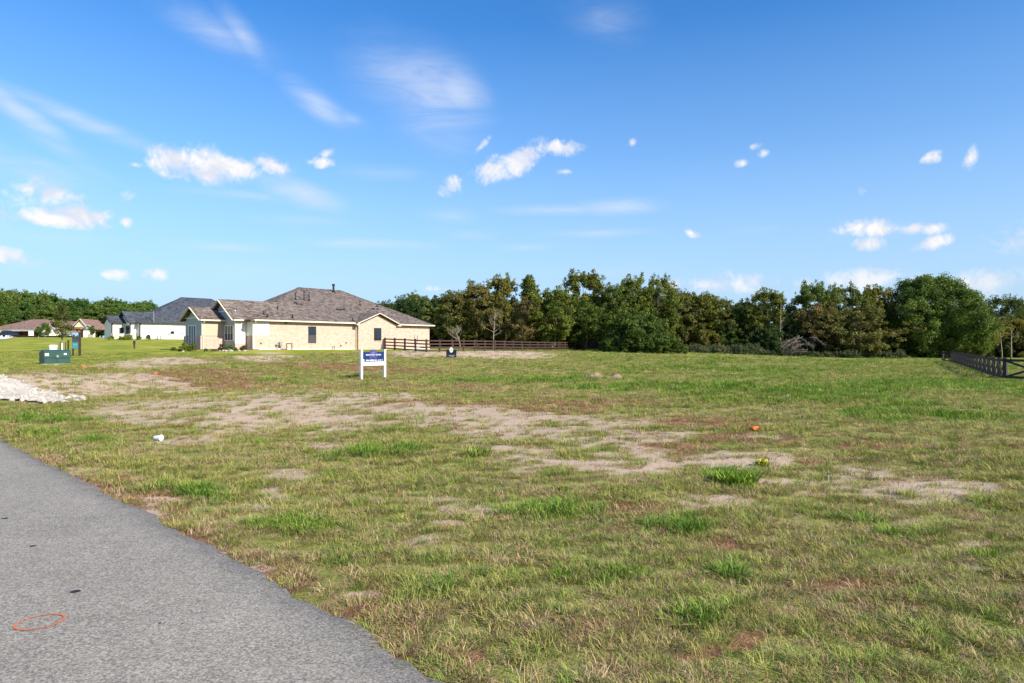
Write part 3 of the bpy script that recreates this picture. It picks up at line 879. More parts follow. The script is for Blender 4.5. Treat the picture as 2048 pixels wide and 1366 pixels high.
def instance_points(name, pts, rot, scl, ind, coll):
    me = bpy.data.meshes.new(name)
    me.vertices.add(len(pts)); me.vertices.foreach_set('co', np.asarray(pts, np.float32).ravel())
    a = me.attributes.new('rot', 'FLOAT_VECTOR', 'POINT'); a.data.foreach_set('vector', np.asarray(rot, np.float32).ravel())
    a = me.attributes.new('scl', 'FLOAT', 'POINT'); a.data.foreach_set('value', np.asarray(scl, np.float32))
    a = me.attributes.new('ind', 'INT', 'POINT'); a.data.foreach_set('value', np.asarray(ind, np.int32))
    o = bpy.data.objects.new(name, me); C.objects.link(o)
    ng = bpy.data.node_groups.new(name, 'GeometryNodeTree')
    ng.interface.new_socket('Geometry', in_out='INPUT', socket_type='NodeSocketGeometry')
    ng.interface.new_socket('Geometry', in_out='OUTPUT', socket_type='NodeSocketGeometry')
    gi = ng.nodes.new('NodeGroupInput'); go = ng.nodes.new('NodeGroupOutput')
    ci = ng.nodes.new('GeometryNodeCollectionInfo'); ci.inputs[0].default_value = coll
    ci.inputs['Separate Children'].default_value = True; ci.inputs['Reset Children'].default_value = True
    ip = ng.nodes.new('GeometryNodeInstanceOnPoints'); ip.inputs['Pick Instance'].default_value = True
    def attr(n, t):
        q = ng.nodes.new('GeometryNodeInputNamedAttribute'); q.data_type = t; q.inputs['Name'].default_value = n
        return q.outputs['Attribute']
    ng.links.new(gi.outputs[0], ip.inputs['Points']); ng.links.new(ci.outputs[0], ip.inputs['Instance'])
    ng.links.new(attr('ind', 'INT'), ip.inputs['Instance Index'])
    ng.links.new(attr('rot', 'FLOAT_VECTOR'), ip.inputs['Rotation'])
    ng.links.new(attr('scl', 'FLOAT'), ip.inputs['Scale'])
    ng.links.new(ip.outputs[0], go.inputs[0])
    md = o.modifiers.new('scatter', 'NODES'); md.node_group = ng
    return o

# ------------------------------------------------------------------ gravel bank at the culvert
GRAV = [ray_ground(px, py) for (px, py) in [(-160, 806), (0, 802), (60, 806), (110, 811), (138, 808), (150, 800), (110, 788), (60, 772), (0, 752), (-160, 706)]]
def in_gravel(X, Y):
    X = np.asarray(X); Y = np.asarray(Y)
    Xn = X + (fbm(X * 2.5, Y * 2.5, 91, 3) - .5) * .5; Yn = Y + (fbm(X * 2.5, Y * 2.5, 95, 3) - .5) * .7
    c = np.zeros(X.shape, bool); n = len(GRAV)
    for i in range(n):
        (x0, y0), (x1, y1) = GRAV[i], GRAV[(i + 1) % n]
        cond = (y0 > Yn) != (y1 > Yn)
        with np.errstate(divide='ignore', invalid='ignore'):
            xi = (x1 - x0) * (Yn - y0) / (y1 - y0 + 1e-12) + x0
        c ^= cond & (Xn < xi)
    return c

def build_gravel():
    xs = np.arange(min(p[0] for p in GRAV) - .5, max(p[0] for p in GRAV) + .6, .14)
    ys = np.arange(min(p[1] for p in GRAV) - .5, max(p[1] for p in GRAV) + .6, .14)
    X, Y = np.meshgrid(xs, ys)
    inside = in_gravel(X, Y)
    Z = ground_h(X.ravel(), Y.ravel()).reshape(X.shape) + .03 + fbm(X * 4, Y * 4, 99, 3) * .06
    idx = np.arange(X.size).reshape(X.shape)
    m = inside[:-1, :-1] & inside[1:, :-1] & inside[:-1, 1:] & inside[1:, 1:]
    q = np.stack([idx[:-1, :-1], idx[:-1, 1:], idx[1:, 1:], idx[1:, :-1]], -1)[m]
    me = np_mesh('gravel_bank', np.stack([X.ravel(), Y.ravel(), Z.ravel()], -1), q, mat=M_stone)
    bm = bmesh.new(); bm.from_mesh(me)
    bmesh.ops.delete(bm, geom=[v for v in bm.verts if not v.link_faces], context='VERTS'); bm.to_mesh(me); bm.free()
    o = link('gravel_bank', me, smooth=True); tag(o, 'pale crushed gravel bank sloping down beside the ditch', None, kind='structure')
    # loose stones
    coll = bpy.data.collections.new('stone_sources')
    for k in range(4):
        coll.objects.link(bpy.data.objects.new('stone_%d' % k, rock_mesh('stone', 1.0, 40 + k, 1, M_stone if k % 2 else M_stone2)))
    n = 26000
    x = rng.uniform(xs[0], xs[-1], n); y = rng.uniform(ys[0], ys[-1], n)
    ok = in_gravel(x, y); x, y = x[ok], y[ok]
    z = ground_h(x, y) + .05
    s = rng.uniform(.025, .075, len(x)) * rng.uniform(.6, 1.7, len(x))
    rot = rng.uniform(0, 6.28, (len(x), 3))
    g = instance_points('loose_gravel', np.stack([x, y, z], -1), rot, s, rng.integers(0, 4, len(x)), coll)
    tag(g, 'loose pale crushed stones covering the culvert bank', 'gravel', kind='stuff')

def rock_mesh(name, r, seed, sub=2, m=None):
    bm = bmesh.new(); bmesh.ops.create_icosphere(bm, subdivisions=sub, radius=r)
    rr = random.Random(seed)
    sx, sy, sz = rr.uniform(.8, 1.3), rr.uniform(.7, 1.1), rr.uniform(.45, .8)
    for v in bm.verts:
        k = 1 + rr.uniform(-.22, .18)
        v.co = Vector((v.co.x * sx * k, v.co.y * sy * k, v.co.z * sz * k))
    me = bpy.data.meshes.new(name); bm.to_mesh(me); bm.free()
    if m: me.materials.append(m)
    return me

build_gravel()
_p, _r, _s, _i = scatter_grass()
gt = instance_points('grass_tufts', _p, _r, _s, _i, hidden)
tag(gt, 'short patchy green, yellow and straw grass tufts across the lot', 'grass', kind='stuff')
print('tufts', len(_p))

# ------------------------------------------------------------------ houses
def lap_siding(parent, m, axis, fixed, lo, hi, z0, z1, out, step=.19, cut=None):
    """horizontal boards, one object each; axis 0: the wall runs along x at y=fixed, axis 1: along y at x=fixed"""
    z = z0
    while z < z1 - .03:
        zt = min(z + step, z1)
        a, b = lo, hi
        if cut:
            r = cut(.5 * (z + zt))
            if r is None: z = zt; continue
            a, b = max(a, r[0]), min(b, r[1])
        if b - a > .05:
            mb = MB()
            o1, o2 = out * .034, out * .018       # the lower edge stands proud of the board below
            zt2 = zt - .004
            if axis == 0:
                mb.face_set([(a, fixed, z), (b, fixed, z), (b, fixed, zt2), (a, fixed, zt2), (a, fixed + o1, z), (b, fixed + o1, z), (b, fixed + o2, zt2), (a, fixed + o2, zt2)],
                            [(0, 1, 2, 3), (4, 5, 6, 7), (0, 1, 5, 4), (1, 2, 6, 5), (2, 3, 7, 6), (3, 0, 4, 7)])
            else:
                mb.face_set([(fixed, a, z), (fixed, b, z), (fixed, b, zt2), (fixed, a, zt2), (fixed + o1, a, z), (fixed + o1, b, z), (fixed + o2, b, zt2), (fixed + o2, a, zt2)],
                            [(0, 1, 2, 3), (4, 5, 6, 7), (0, 1, 5, 4), (1, 2, 6, 5), (2, 3, 7, 6), (3, 0, 4, 7)])
            mb.build('siding_board', m, parent)
        z = zt

def window(root, axis, fixed, lo, hi, z0, z1, out, frame_m, cols=1, split=True, depth=.05, fw=.05, screen=True, blind=False):
    """out: -1 or 1, the way the window faces along the other axis"""
    def bx(a, b, p, q, d0, d1):
        mb = MB(); f0, f1 = sorted((fixed + out * d0, fixed + out * d1))
        return mb.box(a, b, f0, f1, p, q) if axis == 0 else mb.box(f0, f1, a, b, p, q)
    w = bx(lo, hi, z0, z0 + fw, 0, depth).build('window', frame_m, root)
    fr = MB()
    for q in (bx(lo, hi, z1 - fw, z1, 0, depth), bx(lo, lo + fw, z0 + fw, z1 - fw, 0, depth), bx(hi - fw, hi, z0 + fw, z1 - fw, 0, depth)):
        fr.face_set(q.v, q.f)
    fr.build('frame', frame_m, w)
    cw = (hi - lo - 2 * fw) / cols
    for c in range(cols):
        a = lo + fw + c * cw; b = a + cw
        if c: bx(a - fw * .45, a + fw * .45, z0 + fw, z1 - fw, 0, depth - .004).build('mullion', frame_m, w); 
        aa, bb = (a + (fw * .45 if c else 0)), (b - (fw * .45 if c < cols - 1 else 0))
        if split:
            zm = z0 + (z1 - z0) * .5
            bx(aa, bb, zm, z1 - fw, .004, .018).build('pane', M_blind if blind else M_glass, w)
            bx(aa, bb, z0 + fw, zm - .03, .004, .026).build('pane', M_screen if screen else M_glass, w)
            bx(aa, bb, zm - .03, zm, .004, .036).build('sash_rail', frame_m, w)
        else:
            bx(aa, bb, z0 + fw, z1 - fw, .004, .02).build('pane', M_glass, w)
    return w

def big_house(H, label, mats, ridge=7.6, detail=True):
    root = thing('house', label, 'house', (H[0], H[1], H[2]), math.atan2(HU[1], HU[0]))
    WL, SH, TR, CR, BG, GR, BASE = mats
    E = 2.95
    W2, LEN = 11.9, 22.8
    # walls
    wall = MB().prism([(0, 0), (LEN, 0), (LEN, 2 * W2), (6, 2 * W2), (6, 7.8), (0, 7.8)], 2, -.9, 2.84).build('wall', WL, root)
    slabm = MB().prism([(-.03, -.03), (LEN + .03, -.03), (LEN + .03, 2 * W2 + .03), (5.97, 2 * W2 + .03), (5.97, 7.83), (-.03, 7.83)], 2, -.9, .10).build('foundation', M_concrete, root)
    # wing with the large gable, then the small front room
    gw = MB().prism([(1.35, -.9), (6.99, -.9), (6.99, 2.9), (4.17, 4.78), (1.35, 2.9)], 0, -1.12, .6).build('gable_wall', GR, root)
    rw = MB().prism([(3.7, -.9), (7.6, -.9), (7.6, 2.86), (5.65, 3.98), (3.7, 2.86)], 0, -3.35, -.9).build('room_wall', WL if not detail else BASE, root)
    sg = MB().prism([(12.0, -.9), (17.25, -.9), (17.25, 2.86), (14.62, 3.92), (12.0, 2.86)], 1, -.47, .5).build('gable_wall', WL, root)
    # main hip roof
    o = .42; e0 = 2.80
    rf = MB()
    fp = [(-o, -o), (LEN + o, -o), (LEN + o, 2 * W2 + o), (6 - o, 2 * W2 + o), (6 - o, 7.8 + o), (-o, 7.8 + o)]
    rf.face_set([p + (e0,) for p in fp] + [p + (E,) for p in fp] + [(W2, W2, ridge), (17.9, W2, ridge)],
                [(5, 4, 3, 2, 1, 0)] + [(i, (i + 1) % 6, 6 + (i + 1) % 6, 6 + i) for i in range(6)] + [(6, 7, 13, 12), (7, 8, 13), (8, 9, 12, 13), (9, 10, 12), (10, 11, 12), (11, 6, 12)])
    roof = rf.build('roof', SH, root)
    # ridge and hip caps
    for p, q in (((W2, W2, ridge), (17.9, W2, ridge)), ((-o, -o, E), (W2, W2, ridge)), ((LEN + o, -o, E), (17.9, W2, ridge))):
        MB().bar(p, q, .28, .05).build('ridge_cap', SH, roof)
    # large gable roof
    k = (5.08 - E) / (4.17 - .95)
    for (b1, sgn) in ((.95, -1), (7.39, 1)):
        MB().slab([(-1.55, 4.17, 5.08), (6.2, 4.17, 5.08), (6.2, b1, E + .004), (-1.55, b1, E + .004)][::-sgn], .13).build('roof_slope', SH, roof)
    for (b1,) in ((.95,), (7.39,)):
        MB().bar((-1.585, 4.17, 4.98), (-1.585, b1, E - .1), .05, .19, up=(1, 0, 0)).build('rake_board', TR, roof)
    # small gable roof over the room
    for (b1, sgn) in ((3.3, -1), (8.0, 1)):
        MB().slab([(-3.75, 5.65, 4.30), (-1.13, 5.65, 4.30), (-1.13, b1, E), (-3.75, b1, E)][::-sgn], .12).build('roof_slope', SH, roof)
        MB().bar((-3.785, 5.65, 4.21), (-3.785, b1, E - .09), .05, .17, up=(1, 0, 0)).build('rake_board', TR, roof)
    # side gable roof
    for (a1, sgn) in ((11.62, 1), (17.62, -1)):
        MB().slab([(14.62, -.84, 4.18), (14.62, 4.2, 4.18), (a1, 4.2, E + .01), (a1, -.84, E + .01)][::-sgn], .12).build('roof_slope', SH, roof)
        MB().bar((14.62, -.875, 4.08), (a1, -.875, E - .1), .05, .19, up=(0, 1, 0)).build('rake_board', CR, roof)
    # gutters and downspouts
    gut = [((-.1, -.48, 2.88), (11.62, -.48, 2.88)), ((17.62, -.48, 2.88), (LEN + .45, -.48, 2.88)), ((-3.7, 3.26, 2.88), (-1.15, 3.26, 2.88)), ((-1.5, .90, 2.88), (-.5, .90, 2.88))]
    for p, q in gut: MB().bar(p, q, .12, .13).build('gutter', TR, root)
    for (a, b) in ((.06, -.06), (12.0 - .06, -.06), (17.25 + .06, -.06), (-3.3, 3.62)):
        MB().tube([(a, b - .40 if b < 0 else b - .34, 2.82), (a, b - .36 if b < 0 else b - .3, 2.70), (a, b - .03, 2.46), (a, b - .03, .06), (a - .02, b - .12, .0)], .045, 6).build('downspout', TR if detail else M_darktrim, root)
    for a in (11.75, 17.5):
        MB().box(a - .2, a + .2, -.86, -.44, 2.68, 2.83).build('eave_return', TR, root)
    if detail:
        # cream board panel on the long wall, with trim
        lap_siding(wall, CR, 0, 0.0, .12, 1.62, 1.45, 2.74, -1)
        MB().box(.0, 1.66, -.055, 0, 1.40, 1.447).build('trim_board', CR, wall)
        MB().box(1.62, 1.68, -.05, 0, 1.45, 2.74).build('trim_board', CR, wall)
        MB().box(-.05, .118, -.06, 0, .1, 2.74).build('corner_board', CR, wall)
        # shaded front of the main block beside the entry
        lap_siding(wall, CR, 1, 0.0, .06, 1.32, 1.42, 2.78, -1)
        MB().box(-.05, 0, .0, 1.33, 1.37, 1.417).build('trim_board', CR, wall)
        # lit return of the gabled wing
        gwp = gw
        lap_siding(gwp, CR, 0, 1.35, -1.10, -.04, .62, 2.74, -1)
        MB().box(-1.16, -.03, 1.30, 1.35, -.1, .615).build('brick_base', BASE, gwp)
        # gable front with grey boards
        ks = (4.78 - 2.9) / (4.17 - 1.35)
        def cutg(z): return (1.37, 6.97) if z < 2.86 else ((1.37 + (z - 2.9) / ks, 6.97 - (z - 2.9) / ks) if z < 4.7 else None)
        lap_siding(gwp, GR, 1, -1.12, 1.37, 6.97, .62, 4.74, -1, cut=cutg)
        MB().box(-1.18, -1.12, 1.33, 6.97, 3.78, 3.90).build('trim_board', M_white, gwp)
        MB().box(-1.19, -1.12, 1.30, 1.42, .62, 2.9).build('corner_board', CR, gwp)
        window(root, 1, -1.157, 1.62, 3.5, .86, 2.42, -1, CR, cols=3, blind=True, depth=.07, fw=.07)
        # room: beige boards over a brick base
        lap_siding(rw, BG, 0, 3.7, -3.30, -1.16, 1.40, 2.74, -1)
        MB().box(-3.37, -1.16, 3.655, 3.7, 1.345, 1.395).build('sill_course', BASE, rw)
        MB().box(-3.40, -3.30, 3.64, 3.76, 1.40, 2.74).build('corner_board', CR, rw)
        kr = (3.98 - 2.86) / 1.95
        def cutr(z): return (3.72, 7.58) if z < 2.82 else ((3.72 + (z - 2.86) / kr, 7.58 - (z - 2.86) / kr) if z < 3.9 else None)
        lap_siding(rw, GR, 1, -3.35, 3.72, 7.58, 1.40, 3.95, -1, cut=cutr)
        MB().box(-3.42, -3.35, 3.7, 7.6, 3.12, 3.22).build('trim_board', M_white, rw)
        for (b0, b1) in ((3.66, 4.6), (6.9, 7.64)):
            MB().box(-3.52, -3.30, b0, b1, -.3, 1.36).build('brick_pier', BASE, rw)
        window(root, 1, -3.387, 4.85, 6.6, .35, 2.45, -1, M_white, cols=3, split=False, depth=.08, fw=.08)
        # windows of the long wall
        window(root, 0, -.004, 6.05, 6.98, .66, 2.42, -1, M_bronze, depth=.035)
        MB().box(5.98, 7.05, -.05, 0, .58, .655).build('window_sill', BASE, root)
        window(root, 0, -.474, 14.1, 15.12, .98, 2.42, -1, M_bronze, split=False, cols=2, depth=.035)
        MB().box(14.03, 15.19, -.52, -.47, .90, .975).build('window_sill', BASE, root)
        # weathered corner joints of the gable
        # vents and pipes on the roof
        zz = lambda b: E + (ridge - E) / (W2 + o) * (b + o)
        def on_roof(px, py):
            for t in np.linspace(50, 110, 1200):
                X, Y, Z = (px - 1024) / F * t, t, CAMZ + (HOR - py) / F * t
                dx, dy = X - H[0], Y - H[1]
                a = dx * HU[0] + dy * HU[1]; b = -dx * HU[1] + dy * HU[0]
                if b > -o and Z - H[2] <= zz(b): return a, b, zz(b)
            return None
        for (px, pb, pt) in ((591, 599, 586), (608, 600, 580.5), (618, 601, 584), (555, 619, 612), (527.5, 629, 622), (534.5, 634, 627), (585, 636, 629),
                             (688, 620, 614.5), (705.5, 641, 635), (720, 610, 601.5), (739, 631, 627), (754, 613, 608)):
            q = on_roof(px, pb)
            if not q: continue
            a, b, z = q
            t = (H[1] + a * HU[1] + b * HU[0]); h = (pb - pt) / F * t
            v = MB().tube([(a, b, z - .1), (a, b, z + h)], .055, 8).build('vent_pipe', M_black, roof)
            MB().tube([(a, b, z - .06), (a, b + .05, z + .10)], [.20, .07], 8).build('flashing', M_black, v)
            if px == 591: MB().tube([(a - .12, b, z + h - .1), (a, b, z + h + .0), (a + .16, b, z + h + .06)], .06, 6).build('vent_cap', M_black, v)
        for (px, py) in ((591, 606), (595, 609), (603, 610), (675, 620), (681.5, 620.6), (747.7, 619), (756, 619)):
            q = on_roof(px, py)
            if q:
                a, b, z = q
                MB().prism([(b - .12, z - .05), (b + .16, z + .06), (b + .16, z + .16), (b - .06, z + .10)], 0, a - .13, a + .13).build('box_vent', M_black, roof)
        q = on_roof(667, 584)
        if q:
            a, b, z = q
            h = 15.5 / F * (H[1] + a * HU[1] + b * HU[0])
            ch = MB().tube([(a, b, z - .15), (a, b, z + h)], .13, 10).build('flue', M_black, roof)
            MB().tube([(a, b, z + h - .2), (a, b, z + h + .02)], .19, 10).build('flue_cap', M_black, ch)
            MB().tube([(a, b, z - .1), (a, b, z + .18)], [.34, .15], 10).build('flashing', M_black, ch)
        MB().box(3.35, 3.62, -.12, 0, 2.66, 2.78).build('soffit_box', M_black, root)
        # small fittings on the wall
        for (a, z) in ((.8, .62), (10.7, .72), (10.0, .4)):
            MB().tube([(a, .02, z), (a, -.10, z)], .07, 8).build('wall_vent', M_black, root)
        for a in (9.0, 9.2):
            MB().tube([(a, -.05, -.05), (a, -.05, .36)], .025, 6).build('drain_pipe', M_bronze, root)
        for a in (20.4, 20.9): MB().tube([(a, -.05, .8), (a, -.05, 1.7)], .025, 6).build('conduit', M_grime, root)
        MB().box(20.6, 21.1, -.16, 0, .1, .42).build('utility_box', M_signwhite, root)
        gm = MB().box(2.65, 2.95, -.35, -.08, .32, .78).build('gas_meter', M_grime, root, bevel=.06)
        MB().tube([(2.45, -.2, -.1), (2.45, -.2, .62), (2.65, -.2, .66)], .03, 6).build('pipe', M_grime, gm)
        MB().tube([(2.3, -.2, .5), (2.55, -.2, .5)], [.07, .1], 8).build('regulator', M_grime, gm)
        MB().tube([(2.85, -.2, .3), (2.85, -.2, -.1)], .03, 6).build('pipe', M_grime, gm)
    else:
        window(root, 0, -.004, 5.2, 5.9, .95, 1.5, -1, M_grime, depth=.06, split=False)
        MB().box(4.7, 5.1, -.14, 0, .85, 1.1).build('utility_box', M_grime, root)
        MB().box(7.2, 7.45, -.12, 0, 1.0, 1.3).build('utility_box', M_grime, root)
        for (a, b) in ((0, 0), (-1.12, 1.35), (-3.35, 3.7)):
            MB().box(a - .06, a + .09, b - .06, b + .09, 0, 2.8).build('corner_board', M_darktrim, root)
        window(root, 0, 3.69, -2.2, -1.4, .15, 2.1, -1, M_greyside, depth=.05, split=False)
        MB().box(-3.42, -1.0, 3.62, 3.7, -.3, 1.0).build('brick_base', BASE, rw)
        MB().box(-1.2, -.03, 1.28, 1.35, -.3, 1.0).build('brick_base', BASE, gw)
        window(root, 1, -1.125, 1.7, 3.4, .9, 2.4, -1, M_darktrim, cols=2, depth=.06)
        MB().tube([(2.2, -.35, 3.0), (2.2, -.35, 5.0)], .06, 8).build('standpipe', M_grime, root)
    return root

big_house(H1, 'tan brick house with grey-brown shingle roof and two stepped front gables', (M_brick, M_shingle, M_trim, M_cream, M_beige, M_greyside, M_brick))
big_house(H2, 'white brick house with charcoal shingle hip roof behind the tan brick house', (M_brick_w, M_shingle_d, M_darktrim, M_darktrim, M_white, M_white, M_brick_g), ridge=8.7, detail=False)

def far_house():
    Z = 214.0
    X = lambda px: wx(px, Z) - wx(100, Z)
    root = thing('house', 'far house with red-brown roof and open unfinished garage bays', 'house', (wx(100, Z), Z, H3[2]))
    hh = lambda py: CAMZ + (HOR - py) / F * Z - H3[2]
    def wall(name, p0, p1, z0, z1, y0, y1, m): return MB().box(X(p0), X(p1), y0, y1, z0, z1).build(name, m, root)
    zE = 2.75
    # garage block
    wall('wall', -14, 16, 2.0, zE, 0, .3, M_yellow); wall('wall', -14, 16, -.6, 2.0, .5, .8, M_white)
    wall('wall', 16, 22, -.6, zE, 0, .3, M_white); wall('lintel', 22, 57, 2.05, zE, 0, .3, M_white)
    wall('wall', 57, 66, -.6, zE, 0, .3, M_white); wall('lintel', 66, 83, 2.05, zE, 0, .3, M_white); wall('wall', 83, 98, -.6, zE, 0, .3, M_white)
    wall('garage_back', 17, 97, -.6, zE, 6.5, 6.8, M_ply)
    wall('garage_floor', 17, 97, -.6, .02, .3, 6.5, M_concrete)
    for k in range(16):
        x = X(23) + k * (X(82) - X(23)) / 15
        MB().box(x - .05, x + .05, 6.3, 6.45, 0, zE).build('stud', M_wood, root)
    for p in (16.6, 61, 97): wall('garage_wall', p - .4, p + .4, -.6, zE, .3, 6.5, M_ply)
    # roof of the garage block
    def hip(p0, p1, y0, y1, ze, zr, r0, r1, m=M_shingle_b):
        a, b, ra, rb = X(p0), X(p1), X(r0), X(r1); ym = (y0 + y1) / 2
        return MB().face_set([(a, y0, ze - .15), (b, y0, ze - .15), (b, y1, ze - .15), (a, y1, ze - .15), (a, y0, ze), (b, y0, ze), (b, y1, ze), (a, y1, ze), (ra, ym, zr), (rb, ym, zr)],
                             [(3, 2, 1, 0), (0, 1, 5, 4), (1, 2, 6, 5), (2, 3, 7, 6), (3, 0, 4, 7), (4, 5, 9, 8), (5, 6, 9), (6, 7, 8, 9), (7, 4, 8)]).build('roof', m, root)
    hip(-20, 118, -.6, 13, zE + .1, hh(637), 38, 66)
    hip(60, 150, 1.5, 14.5, zE + .1, hh(640.5), 76, 120)
    def gable(p0, p1, pk, pky, y0, y1, m, name='gable_wall', zb=-.6, deep=8, ze=zE):
        zk = hh(pky)
        g = MB().prism([(X(p0), zb), (X(p1), zb), (X(p1), ze), (X(pk), zk - .25), (X(p0), ze)], 1, y0, y1).build(name, m, root)
        for e, s in ((p0, -1), (p1, 1)):
            xe = X(e) + s * .45
            MB().slab([(X(pk), y0 - .5, zk), (X(pk), y0 + deep, zk), (xe, y0 + deep, ze - .12), (xe, y0 - .5, ze - .12)][::s], .16).build('roof_slope', M_shingle_b, root)
            MB().bar((X(pk), y0 - .55, zk - .08), (xe, y0 - .55, ze - .2), .06, .28, up=(0, 1, 0)).build('rake_board', M_white, root)
        return g
    gable(94, 117, 103, 646, -1.6, .2, M_cream)
    window(root, 0, -1.6, X(99.5), X(105.5), .6, 2.2, -1, M_darktrim, cols=2, depth=.06, split=False)
    wall('wall', 116, 150, -.6, zE, .1, .4, M_white)
    for p in (107, 114): wall('porch_column', p - .9, p + .9, -.2, zE - .1, -1.9, -1.6, M_white)
    window(root, 0, .1, X(110), X(116.5), .5, 2.2, -1, M_darktrim, cols=2, depth=.06, split=False)
    # right wing with the high cream gable
    hip(120, 176, -.4, 14, zE + .1, hh(637.5), 145, 163)
    gable(146, 178, 162.5, 637.5, -.2, .25, M_yellow, zb=2.6, deep=9, ze=zE + .1)
    MB().face_set([(X(140), -2.2, zE - .05), (X(193), -2.2, zE - .05), (X(188), 1.5, hh(650.5)), (X(152), 1.5, hh(650.5)), (X(140), 1.5, zE - .05), (X(193), 1.5, zE - .05)],
                  [(0, 1, 2, 3), (0, 3, 4), (1, 5, 2), (4, 3, 2, 5), (0, 4, 5, 1)]).build('roof', M_shingle_b, root)
    gable(173, 195, 185.5, 650, -1.6, -1.2, M_white, deep=5)
    wall('porch_wall', 150, 167, -.6, zE - .1, .6, .9, M_ply)
    for p in (150.5, 158, 165.5): wall('porch_post', p - .7, p + .7, -.3, zE - .15, -1.9, -1.6, M_wood)
    wall('wall', 140, 150, -.6, zE - .1, -.2, .1, M_white)
    wall('brick_base', 183, 192, -.6, 1.0, -1.75, -1.6, M_brick)
    MB().tube([(X(98), 2, 5), (X(98), 2, hh(638))], .15, 8).build('flue', M_signwhite, root)
far_house()

# ------------------------------------------------------------------ fences
def rail_fence(name, label, pts, spacing, H, mpost, mrail, rails, post=.13, rail=(.04, .14), side=1, xbrace=False, cap=False):
    p0 = pts[0]
    root = thing(name, label, 'fence', (p0[0], p0[1], gz(*p0)))
    base = Vector(root.location)
    for (A, B) in zip(pts[:-1], pts[1:]):
        A = Vector(A); B = Vector(B); n = max(1, round((B - A).length / spacing))
        ps = [A.lerp(B, k / n) for k in range(n + 1)]
        d = (B - A).normalized(); nr = Vector((d.y, -d.x)) * side
        first = (A == Vector(pts[0]))
        ang = math.atan2(d.y, d.x)
        zs = [gz(p.x, p.y) for p in ps]
        for k, p in enumerate(ps):
            if k == 0 and not first: continue
            hh_ = H + (.05 if cap else .06)
            mb = MB().box(-post / 2, post / 2, -post / 2, post / 2, -.25, hh_)
            o = mb.build('post', mpost, root); o.location = (p.x - base.x, p.y - base.y, zs[k] - base.z); o.rotation_euler = (0, 0, ang)
        for k in range(n):
            a, b = ps[k], ps[k + 1]
            off = nr * (post / 2 + rail[0] / 2 - .012)
            for r in rails:
                pa = Vector((a.x + off.x - base.x, a.y + off.y - base.y, zs[k] + r * H - base.z)) - Vector((d.x, d.y, 0)) * .0
                pb = Vector((b.x + off.x - base.x, b.y + off.y - base.y, zs[k + 1] + r * H - base.z))
                g = (pb - pa).normalized() * .003
                MB().bar(pa + g, pb - g, rail[0], rail[1]).build('rail', mrail, root)
            if xbrace:
                r0, r1 = rails[0], rails[-1]
                for (ra, rb, k2) in ((r0, r1, 1.0), (r1, r0, -.2)):
                    pa = Vector((a.x + off.x * k2 - base.x, a.y + off.y * k2 - base.y, zs[k] + ra * H - base.z))
                    pb = Vector((b.x + off.x * k2 - base.x, b.y + off.y * k2 - base.y, zs[k + 1] + rb * H - base.z))
                    MB().bar(pa, pb, rail[0], rail[1] * .8).build('brace', mrail, root)
    return root

rail_fence('rail_fence', 'dark brown four-rail wooden fence running from the brick house along the wood',
           [(wx(770, 76.3), 76.3), (wx(853, 70), 70), (wx(1130, 102), 102), (wx(1222, 121), 121)], 2.4, 1.30, M_fence, M_fence, (.12, .38, .65, .92), post=.16)
rail_fence('cross_buck_fence', 'black cross-buck wooden fence along the right side of the field',
           [(wx(2120, 39.5), 39.5), (wx(2010, 41.8), 41.8), (wx(1903, 86), 86), (wx(1886, 88), 88)], 3.1, 1.33, M_fence_d, M_fence_d, (.14, .93), post=.19, rail=(.045, .16), xbrace=True, side=-1)

# ------------------------------------------------------------------ signs
def text_mesh(name, s, size, m, parent, loc, rot=(R(90), 0, 0), ext=.003):
    cu = bpy.data.curves.new(name, 'FONT'); cu.body = s; cu.size = size; cu.align_x = 'CENTER'; cu.align_y = 'CENTER'; cu.extrude = ext
    cu.resolution_u = 2
    t = bpy.data.objects.new(name, cu); C.objects.link(t)
    bpy.context.view_layer.update()
    me = bpy.data.meshes.new_from_object(t.evaluated_get(bpy.context.evaluated_depsgraph_get()))
    bpy.data.objects.remove(t)
    me.materials.clear(); me.materials.append(m)
    o = link(name, me, None, parent); o.location = loc; o.rotation_euler = rot
    return o

def ring(name, r0, r1, m, parent, loc, a0=0.0, a1=2 * math.pi, n=40, th=.004):
    mb = MB()
    for k in range(n):
        t0 = a0 + (a1 - a0) * k / n; t1 = a0 + (a1 - a0) * (k + 1) / n
        P = [(r0 * math.cos(t0), r0 * math.sin(t0)), (r1 * math.cos(t0), r1 * math.sin(t0)), (r1 * math.cos(t1), r1 * math.sin(t1)), (r0 * math.cos(t1), r0 * math.sin(t1))]
        mb.face_set([(p[0], 0, p[1]) for p in P] + [(p[0], -th, p[1]) for p in P], [(0, 1, 2, 3), (7, 6, 5, 4), (0, 4, 5, 1), (2, 6, 7, 3)])
    o = mb.build(name, m, parent); o.location = loc
    return o

def strokes(name, m, parent, x0, x1, z, h, seed, y=-.03):
    """a line of small lettering too small to read"""
    r = random.Random(seed); x = x0; mb = MB()
    while x < x1:
        w = r.uniform(.5, .95) * h
        if r.random() > .14:
            q = r.uniform(.75, 1.0)
            mb.box(x, min(x + w * .75, x1), y - .004, y, z - h / 2, z - h / 2 + h * q)
        x += w
    return mb.build(name, m, parent)

